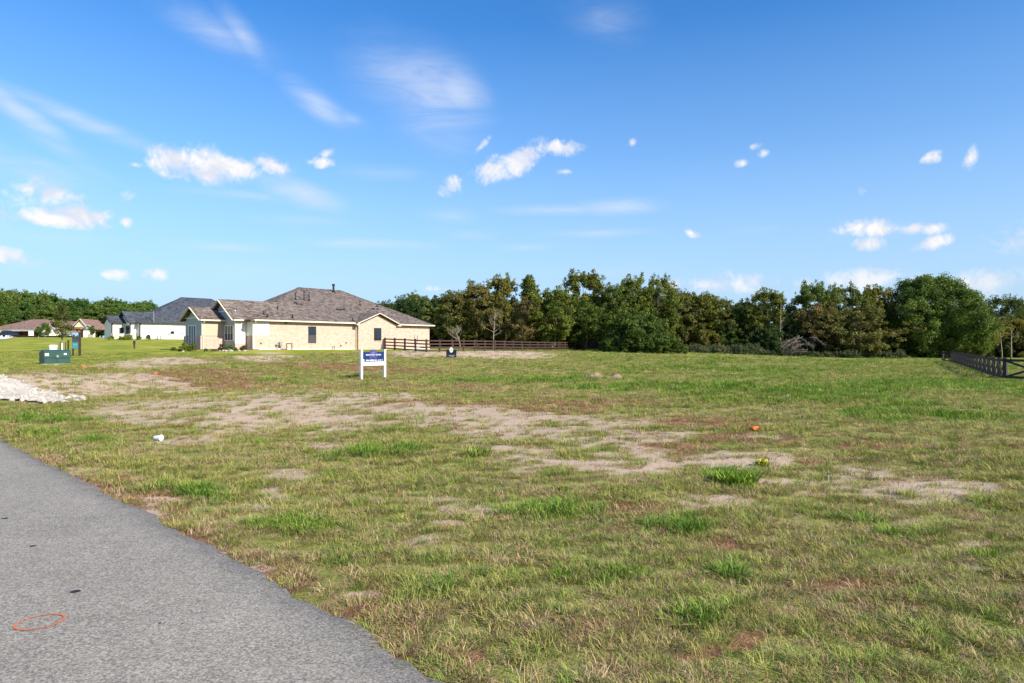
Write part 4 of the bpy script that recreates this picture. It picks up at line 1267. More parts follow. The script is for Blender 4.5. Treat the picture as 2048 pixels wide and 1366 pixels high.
def blue_sign():
    A = Vector((wx(722.5, 35.4), 35.4)); B = Vector((wx(769, 36.7), 36.7))
    d = (B - A); L = d.length; ang = math.atan2(d.y, d.x)
    z = gz(A.x, A.y)
    root = thing('lot_sign', 'blue sign with round emblem between two white posts on the field', 'sign', (A.x, A.y, z), ang)
    top = 1.56
    for x in (0, L):
        p = MB().box(x - .062, x + .062, -.062, .062, -.4, top).build('post', M_signwhite, root, bevel=.006)
        p.location.z = 0 if x == 0 else gz(B.x, B.y) - z
        MB().box(x - .07, x + .07, -.07, .07, top, top + .03).build('post_cap', M_signwhite, root)
    zb, zt = .92, 1.46
    MB().box(.062, L - .062, -.02, .02, zb, zt).build('sign_panel', M_blue, root)
    MB().box(.062, L - .062, -.03, .03, zb - .20, zb - .002).build('lower_rail', M_signwhite, root)
    cx, cz, r = L * .5, zb + .35, .30
    dk = MB(); n = 32
    dk.prism([(cx + r * math.cos(2 * math.pi * k / n), cz + r * math.sin(2 * math.pi * k / n)) for k in range(n)], 1, -.026, .026)
    dk.build('emblem', M_navy, root)
    ring('emblem_ring', r * .80, r * .86, M_lilac, root, (cx, -.028, cz))
    ring('emblem_arc', r * .42, r * .52, M_lilac, root, (cx, -.028, cz + .04), R(20), R(160), 16)
    MB().prism([(cx - .11, cz + .07), (cx, cz + .17), (cx + .11, cz + .07), (cx + .07, cz + .07), (cx, cz + .13), (cx - .07, cz + .07)], 1, -.036, -.027).build('emblem_roof', M_lilac, root)
    text_mesh('lettering', 'READY BUILT HOMES', .112, M_signwhite, root, (cx - .0, -.036, cz + .02))
    strokes('small_lettering', M_lilac, root, cx - .2, cx + .14, cz - .085, .04, 4)
    strokes('lower_lettering', M_signwhite, root, .30, L - .16, zb + .085, .055, 5)
    MB().box(.10, .18, -.028, -.018, zb + .03, zb + .14).build('sticker', M_signwhite, root)
    strokes('rail_lettering', M_signgrey, root, .40, L - .35, zb - .085, .022, 6, y=-.031)
blue_sign()

def black_sign():
    X, Y = wx(903.5, 44), 44.0
    root = thing('builder_sign', 'small dark sign with white oval badge on a reddish wooden post', 'sign', (X, Y, gz(X, Y)), R(-4))
    MB().box(-.05, .05, -.05, .05, -.4, 1.1).build('post', M_wood, root)
    MB().box(-.36, .32, -.075, -.052, .98, 1.50).build('sign_panel', M_signink, root)
    ov = MB(); n = 28
    ov.prism([(-.02 + .118 * math.cos(2 * math.pi * k / n) * (1 - .22 * max(0, math.sin(2 * math.pi * k / n))), 1.47 + .175 * math.sin(2 * math.pi * k / n)) for k in range(n)], 1, -.086, -.07)
    ov.build('badge', M_signwhite, root)
    MB().prism([(-.09, 1.42), (.05, 1.42), (-.02, 1.58)], 1, -.092, -.084).build('badge_mark', M_signgrey, root)
    MB().box(-.09, .05, -.092, -.084, 1.375, 1.395).build('badge_bar', M_signgrey, root)
    strokes('lettering', M_signgrey, root, -.26, .24, 1.115, .05, 8, y=-.075)
    strokes('lettering', M_signgrey, root, -.14, .14, 1.045, .05, 9, y=-.075)
black_sign()

def info_board():
    X, Y = wx(153, 52), 52.0
    root = thing('notice_board', 'tall narrow notice board with teal print on two dark posts', 'sign', (X, Y, gz(X, Y)), R(8))
    MB().box(-.30, -.20, -.05, .05, -.3, 1.85).build('post', M_fence, root)
    MB().box(.16, .30, -.07, .07, -.3, 1.9).build('post', M_fence, root)
    MB().box(-.32, .30, -.08, .08, 1.86, 1.93).build('cap_rail', M_wood, root)
    MB().box(-.28, .17, -.075, -.045, .55, 1.84).build('panel', M_dkprint, root)
    MB().box(-.27, .16, -.082, -.076, 1.42, 1.83).build('picture', M_skyprint, root)
    MB().prism([(-.27, 1.42), (-.27, 1.55), (-.15, 1.72), (-.02, 1.5), (.1, 1.64), (.16, 1.5), (.16, 1.42)], 1, -.086, -.0825).build('picture', M_dkprint, root)
    MB().box(-.27, .16, -.082, -.076, .58, 1.05).build('picture', M_teal, root)
    strokes('lettering', M_skyprint, root, -.2, .1, .9, .05, 12, y=-.082)
info_board()

# ------------------------------------------------------------------ transformer and posts on the lawn
def transformer():
    X, Y = wx(111, 42.2), 42.2
    root = thing('transformer_box', 'dark green pad-mounted utility box on the lawn beside the gravel bank', 'utility box', (X, Y, gz(X, Y)), R(47))
    MB().box(-.85, .75, -.72, .72, -.2, .02).build('pad', M_concrete, root)
    MB().prism([(-.62, .02), (.62, .02), (.62, .76), (-.05, .86), (-.62, .78)], 0, -.74, .66).build('cabinet', M_green_box, root, bevel=.025)
    hood = MB().prism([(-.67, .40), (-.62, .40), (-.62, .80), (-.05, .885), (-.05, .90), (-.67, .82)], 0, -.76, .68).build('hood', M_green_box, root)
    MB().box(-.06, -.02, -.66, -.62, .05, .8).build('door_seam', M_darktrim, root)
    MB().box(-.1, .02, -.69, -.655, .42, .56).build('lock', M_grime, root)
    MB().box(-.70, -.50, -.675, -.625, .52, .68).build('warning_label', M_signwhite, root)
    MB().box(.3, .45, -.675, -.625, .58, .68).build('warning_label', M_signwhite, root)
transformer()

def lawn_post(px, Z, h, w, label, box=False):
    X = wx(px, Z)
    root = thing('marker_post', label, 'post', (X, Z, gz(X, Z)), R(12))
    MB().box(-w / 2, w / 2, -w / 2, w / 2, -.3, h).build('post', M_fence, root)
    if box: MB().box(-w * .8, w * .8, -w * .7, w * .7, h - .42, h + .02).build('head', M_fence_d, root)
    else: MB().box(-w * .6, w * .6, -w * .6, w * .6, h, h + .05).build('cap', M_fence, root)
lawn_post(268.5, 78, .92, .13, 'short brown post with a dark box head on the lawn by the brick house', True)
lawn_post(136.5, 66, .92, .13, 'short plain brown post on the lawn behind the notice board')

def pale_box():
    X, Y = wx(107, 55), 55.0
    root = thing('utility_pedestal', 'small pale utility pedestal on the lawn behind the green box', 'pedestal', (X, Y, gz(X, Y)), R(20))
    MB().box(-.24, .24, -.2, .2, -.2, .62).build('body', M_can, root, bevel=.04)
    MB().prism([(-.26, .6), (.26, .6), (.2, .74), (-.2, .74)], 1, -.22, .22).build('lid', M_signwhite, root)
pale_box()

# ------------------------------------------------------------------ trees
def leaf_cloud(centers, radii, n_per, size, r, flat=.75, outward=.6, core=None):
    """leaf quads gathered in clumps around the centres"""
    V = []; tint = []
    for c, rad in zip(centers, radii):
        n = int(n_per * (rad ** 2))
        u = r.normal(size=(n, 3)); u /= np.linalg.norm(u, axis=1, keepdims=True)
        rr = rad * r.uniform(.2, 1.1, n) ** .6
        p = u * rr[:, None]; p[:, 2] *= flat
        pos = p + c
        nrm = u * outward + r.normal(size=(n, 3)) * .5 + np.array([0, 0, .25])
        nrm /= np.linalg.norm(nrm, axis=1, keepdims=True)
        a = np.cross(nrm, r.normal(size=(n, 3))); a /= np.linalg.norm(a, axis=1, keepdims=True)
        b = np.cross(nrm, a)
        s = size * r.uniform(.55, 1.3, n)[:, None]
        q = np.stack([pos - a * s, pos + b * s * .55, pos + a * s, pos - b * s * .55], 1)
        V.append(q.reshape(-1, 3))
        base = r.uniform(.15, .8)
        t = np.clip(base + r.normal(0, .17, n), 0, 1)
        tint.append(np.repeat(t, 4))
    V = np.concatenate(V); tint = np.concatenate(tint)
    return V, tint

def cloud_mesh(name, V, tint, m):
    q = np.arange(len(V)).reshape(-1, 4)
    me = np_mesh(name, V, q, mat=m)
    at = me.attributes.new('tint', 'FLOAT', 'POINT'); at.data.foreach_set('value', tint.astype(np.float32))
    return me

def crown_centers(r, n, H, Rr, z0, shape):
    C_ = []; Rd = []
    lobes = r.uniform(0, 6.28, 5); amp = r.uniform(.05, .22, 5)
    while len(C_) < n:
        t = r.uniform(0, 1)
        th = r.uniform(0, 2 * np.pi)
        if shape == 'round': prof = math.sin(math.pi * min(1, max(0, (t * .93 + .05)))) ** .55
        elif shape == 'vase': prof = (.62 + .38 * t) * (1 if t < .6 else math.sqrt(max(0, 1 - ((t - .6) / .42) ** 2)))
        elif shape == 'cone': prof = max(.12, (1 - t) ** .7) * (.7 + .3 * math.sin(t * 9))
        elif shape == 'flat': prof = math.sqrt(max(0, 1 - ((t - .45) / .6) ** 2))
        elif shape == 'shrub': prof = math.sqrt(max(0, 1 - (t * .97) ** 2)) ** .8
        else: prof = .6
        wob = 1 + sum(amp[k] * math.sin((k + 1) * th + lobes[k] + t * 4 * (k % 3)) for k in range(5))
        rad = Rr * prof * wob * (r.uniform(.25, 1) ** .45)
        C_.append((rad * math.cos(th), rad * math.sin(th), z0 + t * (H - z0)))
        Rd.append(r.uniform(.060, .115) * (Rr + H * .25) * (.8 + .4 * r.uniform()))
    return np.array(C_), np.array(Rd)

TREES = {}
def tree_proto(key, shape, H, Rr, z0, ncl, nleaf, size, m, seed, trunk_r=.17, trunks=1, bark=None, limbs=7, twig=1.0):
    r = np.random.default_rng(seed)
    ncl = int(ncl * 3.0); nleaf = int(nleaf * 2.0); size = size * .88
    cen, rd = crown_centers(r, ncl, H, Rr, z0, shape)
    per = nleaf / (ncl * np.mean(rd ** 2))
    V, tint = leaf_cloud(cen, rd, per, size, r)
    # a few sprays that break the outline
    top = cen[np.argsort(-cen[:, 2])[:max(4, ncl // 8)]]
    sp = top + r.normal(0, .5, top.shape) * np.array([Rr * .16, Rr * .16, H * .035]) + np.array([0, 0, H * .025])
    V2, t2 = leaf_cloud(sp, np.full(len(sp), Rr * .09), per * .8, size * .8, r)
    # leafy twig ends that stand out all round the crown
    mid = np.array([0, 0, z0 + (H - z0) * .45]); rel = cen - mid
    q = np.linalg.norm(rel / np.array([Rr, Rr, (H - z0) * .55]), axis=1)
    pick = np.argsort(-q + r.normal(0, .12, len(q)))[:int(ncl * .45)]
    dirn = rel[pick] / np.linalg.norm(rel[pick], axis=1, keepdims=True)
    tw = cen[pick] + dirn * (rd[pick] * r.uniform(.8, 1.7, len(pick)) * twig)[:, None] + np.array([0, 0, .15])
    V3, t3 = leaf_cloud(tw, rd[pick] * r.uniform(.35, .6, len(pick)), per * 1.2, size * .85, r, flat=1.3)
    V = np.concatenate([V, V2, V3]); tint = np.concatenate([tint, t2, np.clip(t3 + .12, 0, 1)])
    me_c = cloud_mesh('crown', V, tint, m)
    mb = MB()
    for k in range(trunks):
        ox = 0 if trunks == 1 else r.normal(0, .3); oy = 0 if trunks == 1 else r.normal(0, .3)
        hx, hy = ox + r.normal(0, .04 * H), oy + r.normal(0, .04 * H)
        pts = [(ox, oy, -.5), (ox + (hx - ox) * .15, oy + (hy - oy) * .2, H * .12), (ox + (hx - ox) * .4 + r.normal(0, .08), oy + (hy - oy) * .5, H * .36), (hx * .8, hy * .8, H * .6), (hx, hy, H * .88)]
        tr = trunk_r * (1 if trunks == 1 else r.uniform(.55, .9))
        mb.tube(pts, [tr * 1.35, tr, tr * .82, tr * .5, tr * .12], 7)
        for q in range(limbs):
            t = r.uniform(.28, .8); zt = H * t
            p0 = Vector((hx * t * .9, hy * t * .9, zt))
            ang = r.uniform(0, 6.28); ln = Rr * r.uniform(.4, .72) * (1.1 - t * .6)
            p1 = p0 + Vector((math.cos(ang) * ln * .5, math.sin(ang) * ln * .5, ln * .35)); p2 = p0 + Vector((math.cos(ang) * ln, math.sin(ang) * ln, ln * .75))
            mb.tube([p0, p1, p2], [tr * .42, tr * .28, tr * .08], 5, cap=False)
    me_t = mb.mesh('trunk', bark or M_bark)
    me_t.polygons.foreach_set('use_smooth', np.ones(len(me_t.polygons), bool))
    TREES[key] = (me_c, me_t, H, Rr)

tree_proto('broad0', 'round', 13, 4.6, 2.6, 74, 9500, .21, L_mid, 1)
tree_proto('broad1', 'round', 13, 4.6, 3.4, 66, 9000, .21, L_olive, 2)
tree_proto('broad2', 'vase', 13, 4.4, 2.8, 64, 9000, .21, L_yellow, 3)
tree_proto('broad3', 'vase', 13, 4.4, 3.2, 62, 8500, .21, L_mid, 4, bark=M_barkpale)
tree_proto('broad4', 'round', 13, 4.6, 2.8, 70, 9000, .21, L_bright, 5)
tree_proto('dark0', 'round', 13, 4.8, 1.2, 74, 9500, .23, L_dark, 6)
tree_proto('dark1', 'vase', 13, 4.8, 1.0, 70, 9500, .23, L_dark, 7)
tree_proto('spire0', 'cone', 13, 3.4, 2.2, 64, 8000, .20, L_mid, 8)
tree_proto('brown0', 'round', 9, 3.6, 2.0, 54, 5600, .17, L_brown, 9, trunk_r=.12)
tree_proto('olive_low', 'round', 8, 4.2, .5, 60, 8500, .17, L_olive, 10, trunk_r=.12, trunks=3)
tree_proto('oak', 'round', 14, 8.6, .4, 210, 44000, .20, L_bright, 11, trunk_r=.35, limbs=4, twig=.45)
tree_proto('umbrella', 'flat', 13, 6.5, 7.6, 54, 5200, .26, L_dark, 12, trunk_r=.28)
tree_proto('slim0', 'round', 8, 2.6, 3.2, 40, 3600, .16, L_yellow, 13, trunk_r=.09, trunks=3, bark=M_barkpale)
tree_proto('shrub0', 'shrub', 4.5, 3.6, .1, 70, 9500, .16, L_mid, 14, trunk_r=.08, trunks=3)
tree_proto('shrub1', 'shrub', 4.5, 3.6, .1, 70, 9500, .16, L_dark, 15, trunk_r=.08, trunks=3)
tree_proto('shrub2', 'shrub', 4.0, 3.6, .1, 70, 8500, .16, L_olive, 16, trunk_r=.08, trunks=3)
tree_proto('weed0', 'shrub', 1.2, 1.5, .02, 40, 2600, .09, L_grey, 17, trunk_r=.02, trunks=2)
tree_proto('pine0', 'round', 22, 5.0, 4.0, 92, 9000, .36, L_pine, 18, trunk_r=.28)
tree_proto('pine1', 'vase', 22, 4.8, 5.0, 84, 8500, .36, L_pine, 19, trunk_r=.28)
tree_proto('pine2', 'cone', 22, 4.8, 3.0, 84, 8500, .36, L_pine, 20, trunk_r=.28)

rt = random.Random(3)
def tree(key, px, topy, Z, wpx, label, cat='tree', group=None, name='tree', zoff=0.0):
    me_c, me_t, H0, R0 = TREES[key]
    X = wx(px, Z); g = gz(X, Z) + zoff
    H = CAMZ + (HOR - topy) / F * Z - g
    rad = wpx / 2 / F * Z
    root = thing(name, label, cat, (X, Z, g - .05), rt.uniform(0, 6.28), group)
    s = (rad / R0, rad / R0, H / (H0 * 1.03))
    for nm, me in (('trunk', me_t), ('crown', me_c)):
        o = bpy.data.objects.new(nm, me); C.objects.link(o); o.parent = root; o.scale = s
    return root

# --- front edge of the wood, named one by one (pixel column, row of the top, distance, width)
FRONT = [
 ('broad1', 905, 590, 104, 92, 'olive leafy tree whose crown hangs over the end of the brick house'),
 ('broad1', 955, 571, 105, 104, 'broad olive tree beside the bare pale sapling behind the rail fence'),
 ('broad2', 1003, 556, 108, 78, 'tall yellow-green tree with narrow crown rising between olive and dark trees'),
 ('spire0', 1058, 556, 107, 92, 'dark spiky-topped tree above the brownish tree behind the rail fence'),
 ('brown0', 1044, 600, 100, 76, 'brownish thin-leaved tree in front of the dark spiky-topped tree'),
 ('broad4', 1108, 580, 101, 104, 'bright green tree with low leafy branches over the rail fence'),
 ('broad2', 1168, 548, 108, 106, 'tallest yellow-green tree in the middle of the wood'),
 ('broad0', 1172, 605, 104, 90, 'rounded green tree standing in front of the tallest yellow-green tree'),
 ('broad3', 1232, 572, 106, 88, 'mid green tree behind the big leafy thicket'),
 ('broad3', 1272, 556, 108, 84, 'tree with feathery branch tips above the big leafy thicket'),
 ('broad0', 1315, 558, 110, 80, 'tree with a leaning feathery top at the end of the big leafy thicket'),
 ('broad1', 1362, 585, 115, 90, 'olive tree just right of the big leafy thicket'),
 ('broad2', 1402, 590, 116, 90, 'yellowish tree above the strip of grey-green weeds'),
 ('broad1', 1442, 600, 117, 84, 'olive tree on the falling end of the tree line above the weeds'),
 ('broad3', 1474, 616, 118, 60, 'low tree at the dip of the tree line'),
 ('broad2', 1535, 584, 114, 86, 'orange-tinged tree standing alone right of the dip in the tree line'),
 ('broad3', 1622, 570, 115, 92, 'airy tree with bare lower branches above the heap of dead brush'),
 ('brown0', 1640, 612, 110, 90, 'thin olive-brown tree directly behind the heap of dead brush'),
 ('broad0', 1690, 574, 114, 84, 'dark-leaved tree between the airy tree and the great round tree'),
 ('broad2', 1745, 577, 114, 84, 'yellow-green tree touching the great round tree'),
 ('olive_low', 1718, 614, 108, 128, 'low wide olive-brown tree in front of the wood left of the great round tree'),
 ('oak', 1860, 556, 112, 196, 'great round dense green tree standing out at the end of the wood'),
 ('oak', 1925, 625, 116, 100, 'lower green tree leaning out from the great round tree towards the fence'),
 ('slim0', 1966, 636, 118, 62, 'small yellowish tree with three slim pale trunks behind the cross-buck fence'),
 ('umbrella', 2008, 598, 150, 92, 'far dark umbrella-shaped tree rising above the cross-buck fence'),
 ('slim0', 2030, 640, 124, 80, 'thin olive tree with pale trunk at the far right behind the fence'),
 ('brown0', 2068, 632, 126, 90, 'brownish thin tree behind the corner of the cross-buck fence'),
 ('shrub0', 1268, 626, 99, 124, 'big dense leafy thicket reaching down to the grass at the end of the rail fence'),
 ('broad4', 835, 590, 150, 84, 'rounded bright tree rising behind the roof of the brick house'),
 ('dark0', 782, 606, 170, 80, 'dark treetop just above the roof slope of the brick house'),
]
for (k, px, ty, Z, w, lab) in FRONT:
    big = 'thicket' in lab and k.startswith('shrub')
    tree(k, px, ty, Z, w, lab, 'bush' if big else 'tree', name='thicket' if big else ('great_tree' if lab.startswith('great') else 'tree'))
# --- deeper rows of the wood: look-alikes
def deep(k, px, ty, Z, w):
    side = 'behind the rail fence' if px < 1240 else ('behind the big thicket and weed strip' if px < 1500 else ('around the dead brush heap' if px < 1760 else 'behind the great round tree'))
    if k.startswith('dark'): tree(k, px, ty, Z, w, 'dark leafy tree deep in the wood ' + side, 'tree', 'dark trees deep in the wood ' + side)
    else: tree(k, px, ty, Z, w, 'mid-green leafy tree deep in the wood ' + side, 'tree', 'green trees deep in the wood ' + side)
for i in range(34):
    px = 800 + i * 21 + rt.uniform(-8, 8)
    ty = 598 + rt.uniform(-12, 20) + (12 if px > 1330 else 0) + (20 if px > 1440 else 0)
    deep(rt.choice(['dark0', 'dark1', 'broad0', 'broad3']), px, ty, rt.uniform(118, 140), rt.uniform(70, 100))
for i in range(18):
    px = 1490 + i * 34 + rt.uniform(-8, 8)
    ty = 618 + rt.uniform(-14, 18) + (10 if px > 1900 else 0)
    deep(rt.choice(['dark0', 'dark1', 'broad0']), px, ty, rt.uniform(124, 142), rt.uniform(76, 110))
# --- undergrowth along the foot of the wood
for i in range(30):
    px = 872 + i * 41 + rt.uniform(-10, 10)
    if px < 1215:
        ty = 668 + rt.uniform(-6, 8); Z = rt.uniform(120, 130)
        tree('shrub1', px, ty, Z, rt.uniform(60, 90), 'dark undergrowth bush between the trunks behind the rail fence', 'bush', 'undergrowth behind the rail fence', 'bush')
    else:
        ty = 664 + rt.uniform(-14, 12); Z = 112 + rt.uniform(-3, 4) + (6 if px < 1500 else 0)
        if px > 1940: Z += 12; ty += 12
        k = rt.choice(['shrub0', 'shrub1', 'shrub2']); c = {'shrub0': 'mid-green', 'shrub1': 'dark green', 'shrub2': 'olive'}[k]
        where = 'between the thicket and the dead brush' if px < 1600 else ('below the great round tree' if px < 1940 else 'behind the cross-buck fence')
        tree(k, px, ty, Z, rt.uniform(58, 92), c + ' bush at the foot of the wood ' + where, 'bush', c + ' undergrowth ' + where, 'bush')
for i in range(22):
    px = 1222 + i * 8 + rt.uniform(-4, 4)
    ty = 676 + rt.uniform(-10, 6)
    if px < 1345: tree('shrub0', px, ty, 97.5 + rt.uniform(-1, 1), rt.uniform(36, 60), 'leafy skirt bush at the foot of the big thicket', 'bush', 'skirt bushes of the big thicket', 'bush')
for i in range(16):
    px = 1350 + i * 11.5
    tree('weed0', px, 694 + rt.uniform(-3, 2), 107 + rt.uniform(-1.5, 1.5), rt.uniform(20, 34), 'low grey-green weed clump in the strip before the wood', 'weeds', 'weed strip before the wood', 'weed_clump')
for i in range(12):
    px = 1535 + i * 24
    tree('weed0', px, 703 + rt.uniform(-3, 2), 105 + rt.uniform(-1.5, 1.5), rt.uniform(20, 40), 'low weed clump at the grass edge below the dead brush and great tree', 'weeds', 'weeds at the grass edge', 'weed_clump')
# --- pines behind the far houses
for i in range(40):
    px = -40 + i * 8.6 + rt.uniform(-4, 4)
    ty = 588 + 20 * max(0, (px - 40) / 260) + rt.uniform(-5, 12) - (4 if px < 50 else 0)
    k = rt.choice(['pine0', 'pine1', 'pine2', 'pine0']); c = {'pine0': 'round-topped', 'pine1': 'broad-topped', 'pine2': 'pointed'}[k]
    where = 'red-brown roofed house' if px < 200 else 'white brick house'
    tree(k, px, ty, rt.uniform(262, 300), rt.uniform(34, 54), 'tall ' + c + ' pine in the back of the wood behind the ' + where, 'pine tree', c + ' pines behind the ' + where, 'pine_tree')
for i in range(26):
    px = -30 + i * 12.5 + rt.uniform(-5, 5)
    tree(rt.choice(['pine0', 'pine2']), px, 618 + rt.uniform(-10, 14), rt.uniform(246, 258), rt.uniform(34, 50), 'lower pine at the front of the wood behind the red-brown roofed house', 'pine tree', 'front pines behind the far house', 'pine_tree')
for i in range(12):
    px = 560 + i * 30
    tree('dark0', px, 640 + rt.uniform(-10, 8), 190 + rt.uniform(-10, 20), 60, 'distant dark tree hidden mostly by the brick house', 'tree', 'distant trees behind the brick house')

# --- bare pale saplings and dead brush
def bare_tree(px, base_y, top_y, Z, label, seed, lean=0.0, spread=1.4, m=None, n=16, tr=.085):
    r = random.Random(seed); X = wx(px, Z); g = gz(X, Z)
    H = CAMZ + (HOR - top_y) / F * Z - g
    root = thing('bare_tree', label, 'tree', (X, Z, g - .05))
    mb = MB().tube([(0, 0, -.3), (lean * .2, 0, H * .3), (lean * .5, .1, H * .6), (lean, .1, H)], [tr * 1.2, tr, tr * .7, tr * .15], 7)
    mb.build('trunk', m or M_barkpale, root, smooth=True)
    br = MB()
    for k in range(n):
        t = r.uniform(.35, .95); a = r.uniform(0, 6.28); ln = spread * r.uniform(.4, 1.0) * (1.2 - t)
        p0 = Vector((lean * t * .9, .05, H * t)); p1 = p0 + Vector((math.cos(a) * ln * .6, math.sin(a) * ln * .6, ln * .3)); p2 = p0 + Vector((math.cos(a) * ln * 1.2, math.sin(a) * ln * 1.2, ln * .75))
        br.tube([p0, p1, p2], [tr * .4, tr * .3, tr * .1], 5, cap=False)
        for q in range(3):
            p3 = p1.lerp(p2, r.uniform(0, .8)); br.tube([p3, p3 + Vector((r.uniform(-.4, .4), r.uniform(-.4, .4), r.uniform(.1, .5))) * spread * .6], [tr * .18, tr * .06], 4, cap=False)
    br.build('branches', m or M_barkpale, root)
    return root
bare_tree(986, 690, 622, 99.5, 'bare pale sapling with bent top standing behind the rail fence', 1, .3, 3.2)
bare_tree(1011, 690, 640, 103, 'straight thin pale trunk behind the rail fence', 2, .1, 1.6, n=8)
bare_tree(922, 690, 655, 98.5, 'leaning pale dead sapling near the end of the brick house', 3, -1.0, 3.0, n=12)
bare_tree(1560, 700, 604, 108.5, 'tall thin bare trunk left of the dead brush heap', 4, .2, 1.6, n=9)
bare_tree(2022, 700, 655, 112, 'straight pale trunk behind the corner of the cross-buck fence', 5, .2, 1.2, n=5, tr=.12)
bare_tree(2004, 700, 660, 114, 'second pale trunk beside the straight one behind the fence', 6, -.2, 1.0, n=5, tr=.1)
def brush_heap():
    r = random.Random(12); Z = 104.0; X = wx(1588, Z); g = gz(X, Z)
    root = thing('dead_brush', 'heap of grey dead fallen branches at the edge of the wood', 'brush', (X, Z, g))
    mb = MB(); tw = MB()
    for k in range(15):
        a = math.pi + r.uniform(-.5, .5) if r.random() < .7 else r.uniform(-.6, .6); z0 = r.uniform(.8, 3.3); ln = r.uniform(1.2, 3.6)
        p0 = Vector((.9 + r.uniform(-1.2, 1.6), r.uniform(-.3, 1.5), z0)); p2 = p0 + Vector((math.cos(a) * ln, math.sin(a) * ln * .5 - .4, -z0 * r.uniform(.2, .75)))
        p1 = p0.lerp(p2, .45) + Vector((0, -.2, r.uniform(-.1, .5)))
        mb.tube([p0, p1, p2], [.05, .036, .012], 6, cap=False)
        for q in range(34):
            t = r.uniform(.1, 1); s = p0.lerp(p1, t * 2) if t < .5 else p1.lerp(p2, t * 2 - 1)
            d = Vector((math.cos(a) * r.uniform(-.2, 1), r.uniform(-.8, .4), r.uniform(-.9, .5))) * r.uniform(.3, 1.1)
            tw.tube([s, s + d * .5 + Vector((0, 0, .1)), s + d], [.016, .012, .006], 4, cap=False)
    mb.build('branches', M_barkgrey, root); tw.build('twigs', M_barkgrey, root)
    return root
brush_heap()

# --- young trees on the lawn
def young_tree(px, Z, top_y, wpx, label, key, stakes=True, low=.3):
    X = wx(px, Z); g = gz(X, Z); H = CAMZ + (HOR - top_y) / F * Z - g
    root = thing('young_tree', label, 'tree', (X, Z, g))
    r = np.random.default_rng(int(px))
    Rr = wpx / 2 / F * Z
    n = 30
    t = r.uniform(0, 1, n) ** .8; th = r.uniform(0, 6.28, n)
    prof = np.where(t < .35, .55 + t * 1.2, 1.0 - (t - .35) * 1.2)
    rad = Rr * prof * r.uniform(.1, .85, n) ** .6
    cen = np.stack([rad * np.cos(th), rad * np.sin(th), H * low + t * H * (1 - low) * .97], -1)
    V, tint = leaf_cloud(cen, np.full(n, Rr * .36), 5200 / n / (Rr * .36) ** 2, .065 if Z < 80 else .10, r)
    link('crown', cloud_mesh('crown', V, tint, {'o': L_olive, 'b': L_bright, 'm': L_mid}[key]), None, root)
    mb = MB().tube([(0, 0, -.2), (.02, 0, H * .4), (0, .03, H * .97)], [.05 if Z < 80 else .08, .04, .008], 6)
    for k in range(12):
        c = cen[r.integers(0, n)]; z = max(H * .2, c[2] - Rr * .6)
        mb.tube([(0, 0, z), (c[0], c[1], c[2])], [.018, .006], 4, cap=False)
    mb.build('trunk', M_barkpale, root)
    if stakes:
        for s in (-.22, .25): MB().tube([(s, .1, -.3), (s * 1.05, .1, .9)], .035, 6).build('stake', M_fence_d, root)
        MB().tube([(0, 0, -.1), (0, 0, .75)], .065, 8).build('trunk_wrap', M_signwhite, root)
young_tree(124, 60, 613, 42, 'staked young tree with thin olive crown behind the green utility box', 'o')
young_tree(90, 150, 646, 24, 'small bright leafy young tree in front of the open garage', 'b', False)
young_tree(77, 155, 654, 14, 'very small dark young tree between the two garage bays', 'm', False)
young_tree(184, 190, 652, 14, 'small dark young tree before the white gable of the far house', 'm', False)

# ------------------------------------------------------------------ shrubs, bed and stones at the brick house
def shrub(px, Z, hpx, wpx, m, label, group=None, leaf=.05, n=1400, name='shrub'):
    X = wx(px, Z); g = gz(X, Z)
    root = thing(name, label, 'shrub', (X, Z, g - .04), 0, group)
    r = np.random.default_rng(int(px * 7))
    Rr = wpx / 2 / F * Z; H = hpx / F * Z
    cen, rd = crown_centers(r, 26, H, Rr * .85, .04, 'shrub')
    rd = rd * 0 + Rr * .3
    V, tint = leaf_cloud(cen, rd, n / 26 / (Rr * .3) ** 2, leaf, r, flat=.9)
    link('foliage', cloud_mesh('foliage', V, tint, m), None, root)
    mb = MB()
    for k in range(6):
        a = r.uniform(0, 6.28); mb.tube([(0, 0, -.15), (math.cos(a) * Rr * .5, math.sin(a) * Rr * .5, H * .6)], [.02, .008], 5, cap=False)
    mb.build('stem', M_bark, root)
shrub(362, 61.5, 9, 14, L_mid, 'low dark shrub at the outer end of the planting bed')
shrub(347, 62.5, 6, 14, L_mid, 'lowest small shrub at the tip of the planting bed')
shrub(369, 60.5, 17, 18, L_yshrub, 'yellow-green shrub in front of the small front window')
shrub(385, 60.8, 15, 20, L_mid, 'rounded green shrub beside the yellow-green one under the front window')
shrub(444, 62.4, 13, 14, L_rshrub, 'reddish flowering shrub left of the three-pane window')
shrub(457, 62.2, 12, 22, L_mid, 'green shrub below the three-pane window')
shrub(458, 61.2, 8, 10, L_bright, 'small bright green shrub in front of the window shrub')
shrub(471, 62.0, 7, 9, L_yshrub, 'tiny lime-green ball shrub in the planting bed')
shrub(487, 63.4, 10, 15, L_rshrub, 'dull red shrub beside the downspout of the brick house')
shrub(412, 61.2, 5, 8, L_grey, 'tiny grey tuft plant before the brick base')
shrub(428, 61.4, 5, 12, L_grey, 'low grey-green plant at the foot of the brick base')
for (px, Z, h, w) in ((253, 113, 8, 18), (258, 114, 11, 12), (278, 115, 8, 10), (297, 116, 10, 9), (222, 116, 7, 12), (243, 114, 6, 14)):
    shrub(px, Z, h, w, L_yshrub if px in (222, 253) else L_mid, 'small yellow-green shrub along the white brick house' if px in (222, 253) else 'small green shrub along the white brick house', 'shrubs along the white house', .09, 700)

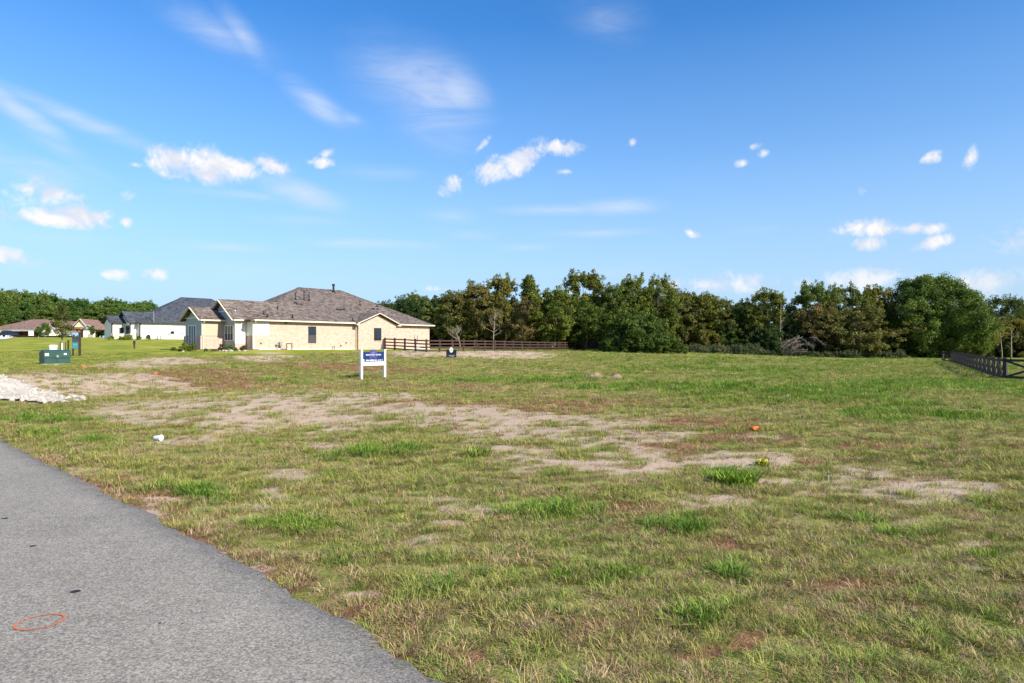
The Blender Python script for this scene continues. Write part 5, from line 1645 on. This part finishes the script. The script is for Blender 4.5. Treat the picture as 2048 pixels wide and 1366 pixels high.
def mulch_bed():
    ring_ = [(-5.2, 9.2), (-4.9, 6.0), (-4.7, 3.6), (-3.9, 2.6), (-2.4, 1.2), (-1.6, .1), (-.5, -.5), (.4, -.5), (.4, .6), (-1.0, 1.3), (-1.1, 3.6), (-3.3, 3.7), (-3.4, 7.6), (-3.5, 9.4)]
    V = []
    for a, b in ring_:
        X, Y = loc2w(H1, a, b); V.append((X, Y, gz(X, Y) + .05))
    me = bpy.data.meshes.new('planting_bed'); 
    bm = bmesh.new(); vs = [bm.verts.new(v) for v in V]; bm.faces.new(vs); bmesh.ops.triangulate(bm, faces=bm.faces); bmesh.ops.recalc_face_normals(bm, faces=bm.faces)
    ex = bmesh.ops.extrude_face_region(bm, geom=list(bm.faces)); 
    for v in [q for q in ex['geom'] if isinstance(q, bmesh.types.BMVert)]: v.co.z -= .3
    bmesh.ops.recalc_face_normals(bm, faces=bm.faces); bm.to_mesh(me); bm.free()
    o = link('planting_bed', me, M_mulch); tag(o, 'brown mulch planting bed', None, kind='structure')
mulch_bed()
for i, (px, Z, s) in enumerate(((452, 60.7, .22), (447, 60.9, .18), (462, 60.6, .2), (478, 61.4, .16), (490, 61.8, .17), (366, 59.6, .13), (440, 61, .14))):
    X = wx(px, Z)
    o = link('edging_stone', rock_mesh('edging_stone', s, 60 + i, 2, M_stone2), None); o.location = (X, Z, gz(X, Z) + s * .25)
    tag(o, 'pale rounded stone edging the planting bed', 'stone', 'stones in the planting bed')

# ------------------------------------------------------------------ bollard frame, silt fence, driveway, car
def bollard():
    X, Y = loc2w(H1, 3.35, -.95)
    root = thing('guard_rail', 'dark U-shaped pipe guard standing before the brick wall', 'guard', (X, Y, gz(X, Y)), math.atan2(HU[1], HU[0]))
    for s in (-.28, .28): MB().tube([(s, 0, -.3), (s, 0, .62)], .045, 8).build('post', M_bronze, root)
    MB().tube([(-.32, 0, .62), (.32, 0, .62)], .045, 8).build('cross_bar', M_bronze, root)
bollard()
def bollard2():
    X, Y = loc2w(H2, 2.9, -.9)
    root = thing('guard_rail', 'dark U-shaped pipe guard standing before the white brick wall', 'guard', (X, Y, gz(X, Y)), math.atan2(HU[1], HU[0]))
    for s in (-.28, .28): MB().tube([(s, 0, -.3), (s, 0, .62)], .06, 8).build('post', M_bronze, root)
    MB().tube([(-.32, 0, .62), (.32, 0, .62)], .06, 8).build('cross_bar', M_bronze, root)
bollard2()

def silt_fence():
    pts = [(wx(40, 204), 204), (wx(70, 203), 203), (wx(110, 203), 203), (wx(150, 204), 204)]
    root = thing('silt_fence', 'low black fabric silt fence along the far building plot', 'fence', (pts[0][0], pts[0][1], gz(*pts[0])))
    b = Vector(root.location)
    for (p, q) in zip(pts[:-1], pts[1:]):
        n = 4
        for k in range(n):
            a = Vector(p).lerp(Vector(q), k / n); c = Vector(p).lerp(Vector(q), (k + 1) / n)
            MB().bar((a.x - b.x, a.y - b.y, gz(a.x, a.y) + .22 - b.z), (c.x - b.x, c.y - b.y, gz(c.x, c.y) + .22 - b.z), .02, .5).build('fabric', M_black, root)
            MB().bar((a.x - b.x, a.y - b.y + .05, gz(a.x, a.y) - .2 - b.z), (a.x - b.x, a.y - b.y + .05, gz(a.x, a.y) + .62 - b.z), .05, .05).build('stake', M_wood, root)
silt_fence()

def drive():
    P = [(wx(-60, 120), 120), (wx(8, 126), 126), (wx(16, 140), 140), (wx(26, 170), 170), (wx(40, 200), 200), (wx(60, 213), 213), (wx(-30, 213), 213), (wx(-60, 170), 170)]
    bm = bmesh.new()
    vs = [bm.verts.new((x, y, 0)) for x, y in P]; bm.faces.new(vs); bmesh.ops.triangulate(bm, faces=bm.faces)
    bmesh.ops.subdivide_edges(bm, edges=bm.edges, cuts=5, use_grid_fill=True)
    co = np.array([v.co[:] for v in bm.verts]); zz = ground_h(co[:, 0], co[:, 1]) + .10
    for v, z in zip(bm.verts, zz): v.co.z = z
    bmesh.ops.recalc_face_normals(bm, faces=bm.faces)
    me = bpy.data.meshes.new('driveway'); bm.to_mesh(me); bm.free()
    o = link('driveway', me, M_concrete); tag(o, 'pale concrete driveway of the far house', None, kind='structure')
drive()

def car():
    Z = 196.0; X = wx(14, Z)
    root = thing('parked_car', 'dark blue pickup truck parked before the open garage', 'car', (X, Z, gz(X, Z) + .12), R(176))
    body = MB().prism([(-2.7, .45), (2.6, .45), (2.7, .75), (2.62, 1.05), (1.5, 1.15), (-2.7, 1.15)], 1, -.95, .95).build('body', M_car, root, bevel=.06)
    MB().prism([(-.9, 1.14), (1.45, 1.14), (.8, 1.80), (-.75, 1.84)], 1, -.85, .85).build('cab', M_car, root, bevel=.06)
    for s in (-1, 1):
        MB().prism([(-.7, 1.2), (1.1, 1.2), (.68, 1.7), (-.62, 1.74)], 1, s * .855 - .005, s * .855 + .005).build('side_window', M_glass, root)
        MB().box(2.64, 2.70, s * .7 - .15, s * .7 + .15, .78, .95).build('headlight', M_signwhite, root)
        for x in (-1.75, 1.7):
            w = MB().tube([(x, s * .7, .38), (x, s * .97, .38)], .38, 16).build('wheel', M_rubber, root)
            MB().tube([(x, s * .96, .38), (x, s * .985, .38)], .22, 12).build('rim', M_grime, w)
    MB().box(1.1, 1.2, -.75, .75, 1.2, 1.3).build('wiper_cowl', M_black, root)
car()

# ------------------------------------------------------------------ small things on the lot
def flag(px, py, label):
    X, Y = ray_ground(px, py)
    root = thing('marker_flag', label, 'flag', (X, Y, gz(X, Y)), R(10))
    MB().tube([(0, 0, -.1), (0, 0, .24)], .005, 5).build('wire', M_grime, root)
    mb = MB()
    for k in range(4):
        x0, x1 = .0 + k * .028, .0 + (k + 1) * .028
        y0, y1 = .02 * math.sin(k * 1.7), .02 * math.sin((k + 1) * 1.7)
        mb.face_set([(x0, y0, .14), (x1, y1, .14), (x1, y1, .24), (x0, y0, .24), (x0, y0 + .004, .14), (x1, y1 + .004, .14), (x1, y1 + .004, .24), (x0, y0 + .004, .24)],
                    [(0, 1, 2, 3), (7, 6, 5, 4), (0, 4, 5, 1), (3, 2, 6, 7)])
    mb.build('flag', M_orange, root)
flag(166, 741, 'orange marker flag in the grass between the gravel bank and the green box')
flag(309, 754, 'orange marker flag in the grass farther from the green box')

def cup():
    X, Y = ray_ground(315, 883)
    root = thing('plastic_cup', 'pale blue-white plastic cup lying on its side in the grass', 'litter', (X, Y, gz(X, Y) + .055), R(-14))
    n = 16
    MB().tube([(-.075, 0, 0), (-.06, 0, 0), (.06, 0, .005), (.085, 0, .006)], [.036, .044, .055, .058], n).build('cup', M_can, root, smooth=False)
    MB().tube([(.078, 0, .006), (.092, 0, .006)], .062, n).build('rim', M_signwhite, root)
cup()
def scrap():
    X, Y = ray_ground(1509, 864)
    bm = bmesh.new(); bmesh.ops.create_grid(bm, x_segments=5, y_segments=3, size=.12); r = random.Random(2)
    for v in bm.verts: v.co.z = r.uniform(.02, .09); v.co.y *= .5
    me = bpy.data.meshes.new('plastic_scrap'); bm.to_mesh(me); bm.free()
    o = link('plastic_scrap', me, M_orange); o.location = (X, Y, gz(X, Y) + .01)
    m = o.modifiers.new('thick', 'SOLIDIFY'); m.thickness = .004
    tag(o, 'crumpled orange plastic scrap on the dry grass', 'litter')
scrap()
def stick():
    X, Y = ray_ground(1322, 869)
    o = MB().tube([(-.27, 0, .03), (-.1, .01, .034), (.12, -.01, .03), (.28, .02, .026)], [.012, .016, .015, .010], 6).build('wooden_stick', M_barkpale)
    o.location = (X, Y, gz(X, Y)); tag(o, 'thin pale stick lying on bare soil', 'stick')
stick()
def stake():
    X, Y = ray_ground(1656, 962)
    root = thing('survey_stake', 'small grey stake standing in the bare soil', 'stake', (X, Y, gz(X, Y)), .3)
    MB().box(-.013, .013, -.008, .008, -.1, .10).build('stake', M_grime, root)
    MB().box(-.015, .015, -.01, .01, .085, .103).build('head', M_darktrim, root)
stake()
def mound():
    r = np.random.default_rng(4)
    X0, Y0 = ray_ground(1203, 757)
    n, m = 44, 22
    us = np.linspace(-1, 1, n); vs = np.linspace(-1, 1, m)
    U, W = np.meshgrid(us, vs)
    h = np.exp(-((U + .45) / .42) ** 2) * .8 + np.exp(-((U - .62) / .2) ** 2) * .85 + np.exp(-((U - .05) / .5) ** 2) * .35
    h *= np.clip(1 - W ** 2, 0, 1) * np.clip(1 - U ** 4, 0, 1)
    X = X0 + U * 1.45; Y = Y0 + W * .75
    Z = ground_h(X.ravel(), Y.ravel()).reshape(X.shape) - .04 + h * (.16 + .42 * fbm(X * 6, Y * 6, 3, 4))
    idx = np.arange(n * m).reshape(m, n)
    q = np.stack([idx[:-1, :-1], idx[:-1, 1:], idx[1:, 1:], idx[1:, :-1]], -1).reshape(-1, 4)
    o = link('dirt_mound', np_mesh('dirt_mound', np.stack([X.ravel(), Y.ravel(), Z.ravel()], -1), q, mat=M_soilmound), smooth=False)
    tag(o, 'low lumpy mound of dug dry soil in the grass', 'mound')
mound()
def weed(px, py, wpx, hpx, m, label, flower=False, n=520):
    X, Y = ray_ground(px, py)
    root = thing('weed_plant', label, 'weed', (X, Y, gz(X, Y)))
    r = np.random.default_rng(int(px)); Rr = wpx / 2 / F * Y; H = hpx / F * Y
    V = []; Q = []; tint = []
    for i in range(n):
        a = r.uniform(0, 6.28); rr = Rr * math.sqrt(r.uniform()); bx_, by_ = rr * math.cos(a), rr * math.sin(a) * .8
        h = H * r.uniform(.4, 1); da = r.uniform(0, 6.28); ln = h * r.uniform(.3, .9); w = .012
        k = len(V)
        V += [(bx_, by_, 0), (bx_ + math.cos(da) * ln * .4 - w * math.sin(da), by_ + math.sin(da) * ln * .4 + w * math.cos(da), h * .6),
              (bx_ + math.cos(da) * ln, by_ + math.sin(da) * ln, h), (bx_ + math.cos(da) * ln * .4 + w * math.sin(da), by_ + math.sin(da) * ln * .4 - w * math.cos(da), h * .6)]
        Q.append((k, k + 1, k + 2, k + 3)); tint += [r.uniform(.1, .9)] * 4
    me = np_mesh('leaves', V, Q, mat=m); at = me.attributes.new('tint', 'FLOAT', 'POINT'); at.data.foreach_set('value', np.array(tint, np.float32))
    link('leaves', me, None, root)
    if flower:
        mb = MB()
        for k in range(9):
            a = r.uniform(0, 6.28); q = Rr * r.uniform(0, .7)
            mb.tube([(q * math.cos(a), q * math.sin(a), H * .8), (q * math.cos(a), q * math.sin(a), H * .95 + .02)], [.012, .035], 6)
        mb.build('flowers', M_yflower, root)
weed(1470, 968, 84, 26, G_lush, 'lush bright green spreading weed clump on bare soil')
weed(1524, 934, 30, 12, G_green, 'small weed with yellow flowers on bare soil', True, 160)
weed(960, 915, 40, 26, G_green, 'upright leafy weed beside the lush grass patch', n=120)
weed(1130, 985, 30, 14, G_green, 'small leafy green weed in the near grass', n=90)

def paint_ring():
    X, Y = ray_ground(80, 1275)
    z = base_h([X], [Y])[0] + .017
    n = 64; r = random.Random(5); V = []; Q = []
    for k in range(n):
        t = 2 * math.pi * k / n; w = .006 + r.uniform(-.0015, .0015)
        R0 = .118 * (1 + .05 * math.sin(t * 2 + .6)) + r.uniform(-.001, .001)
        for q in (R0 - w, R0 + w): V.append((X + q * math.cos(t), Y + q * math.sin(t) * 1.0, z))
    for k in range(n): Q.append((2 * k, 2 * k + 1, 2 * ((k + 1) % n) + 1, 2 * ((k + 1) % n)))
    o = link('paint_ring', np_mesh('paint_ring', V, Q, mat=M_redpaint)); tag(o, 'thin orange circle sprayed on the asphalt road', 'road marking')
paint_ring()
for i, (px, py, s) in enumerate(((163, 800, .16), (146, 797, .2), (152, 803, .12), (135, 800, .11))):
    X, Y = ray_ground(px, py)
    o = link('stone', rock_mesh('stone', s, 80 + i, 2, M_stone2), None); o.location = (X, Y, gz(X, Y) + s * .2)
    tag(o, 'loose pale rock lying at the foot of the gravel bank', 'rock', 'rocks at the foot of the gravel bank')

for i, (px, py, s) in enumerate(((152, 1218, .032), (66, 1118, .028), (10, 1056, .03), (320, 1288, .010), (365, 1281, .008))):
    X, Y = ray_ground(px, py); r = random.Random(i)
    z = base_h([X], [Y])[0] + .0165; n = 14
    V = [(X, Y, z + .002)] + [(X + s * r.uniform(.6, 1.2) * math.cos(2 * math.pi * k / n), Y + s * .9 * r.uniform(.6, 1.2) * math.sin(2 * math.pi * k / n), z) for k in range(n)]
    o = link('tar_spot', np_mesh('tar_spot', V, None, [(0, 1 + k, 1 + (k + 1) % n) for k in range(n)], mat=M_rubber)); tag(o, 'small black tar spot on the asphalt road', 'tar spot', 'tar spots on the road')
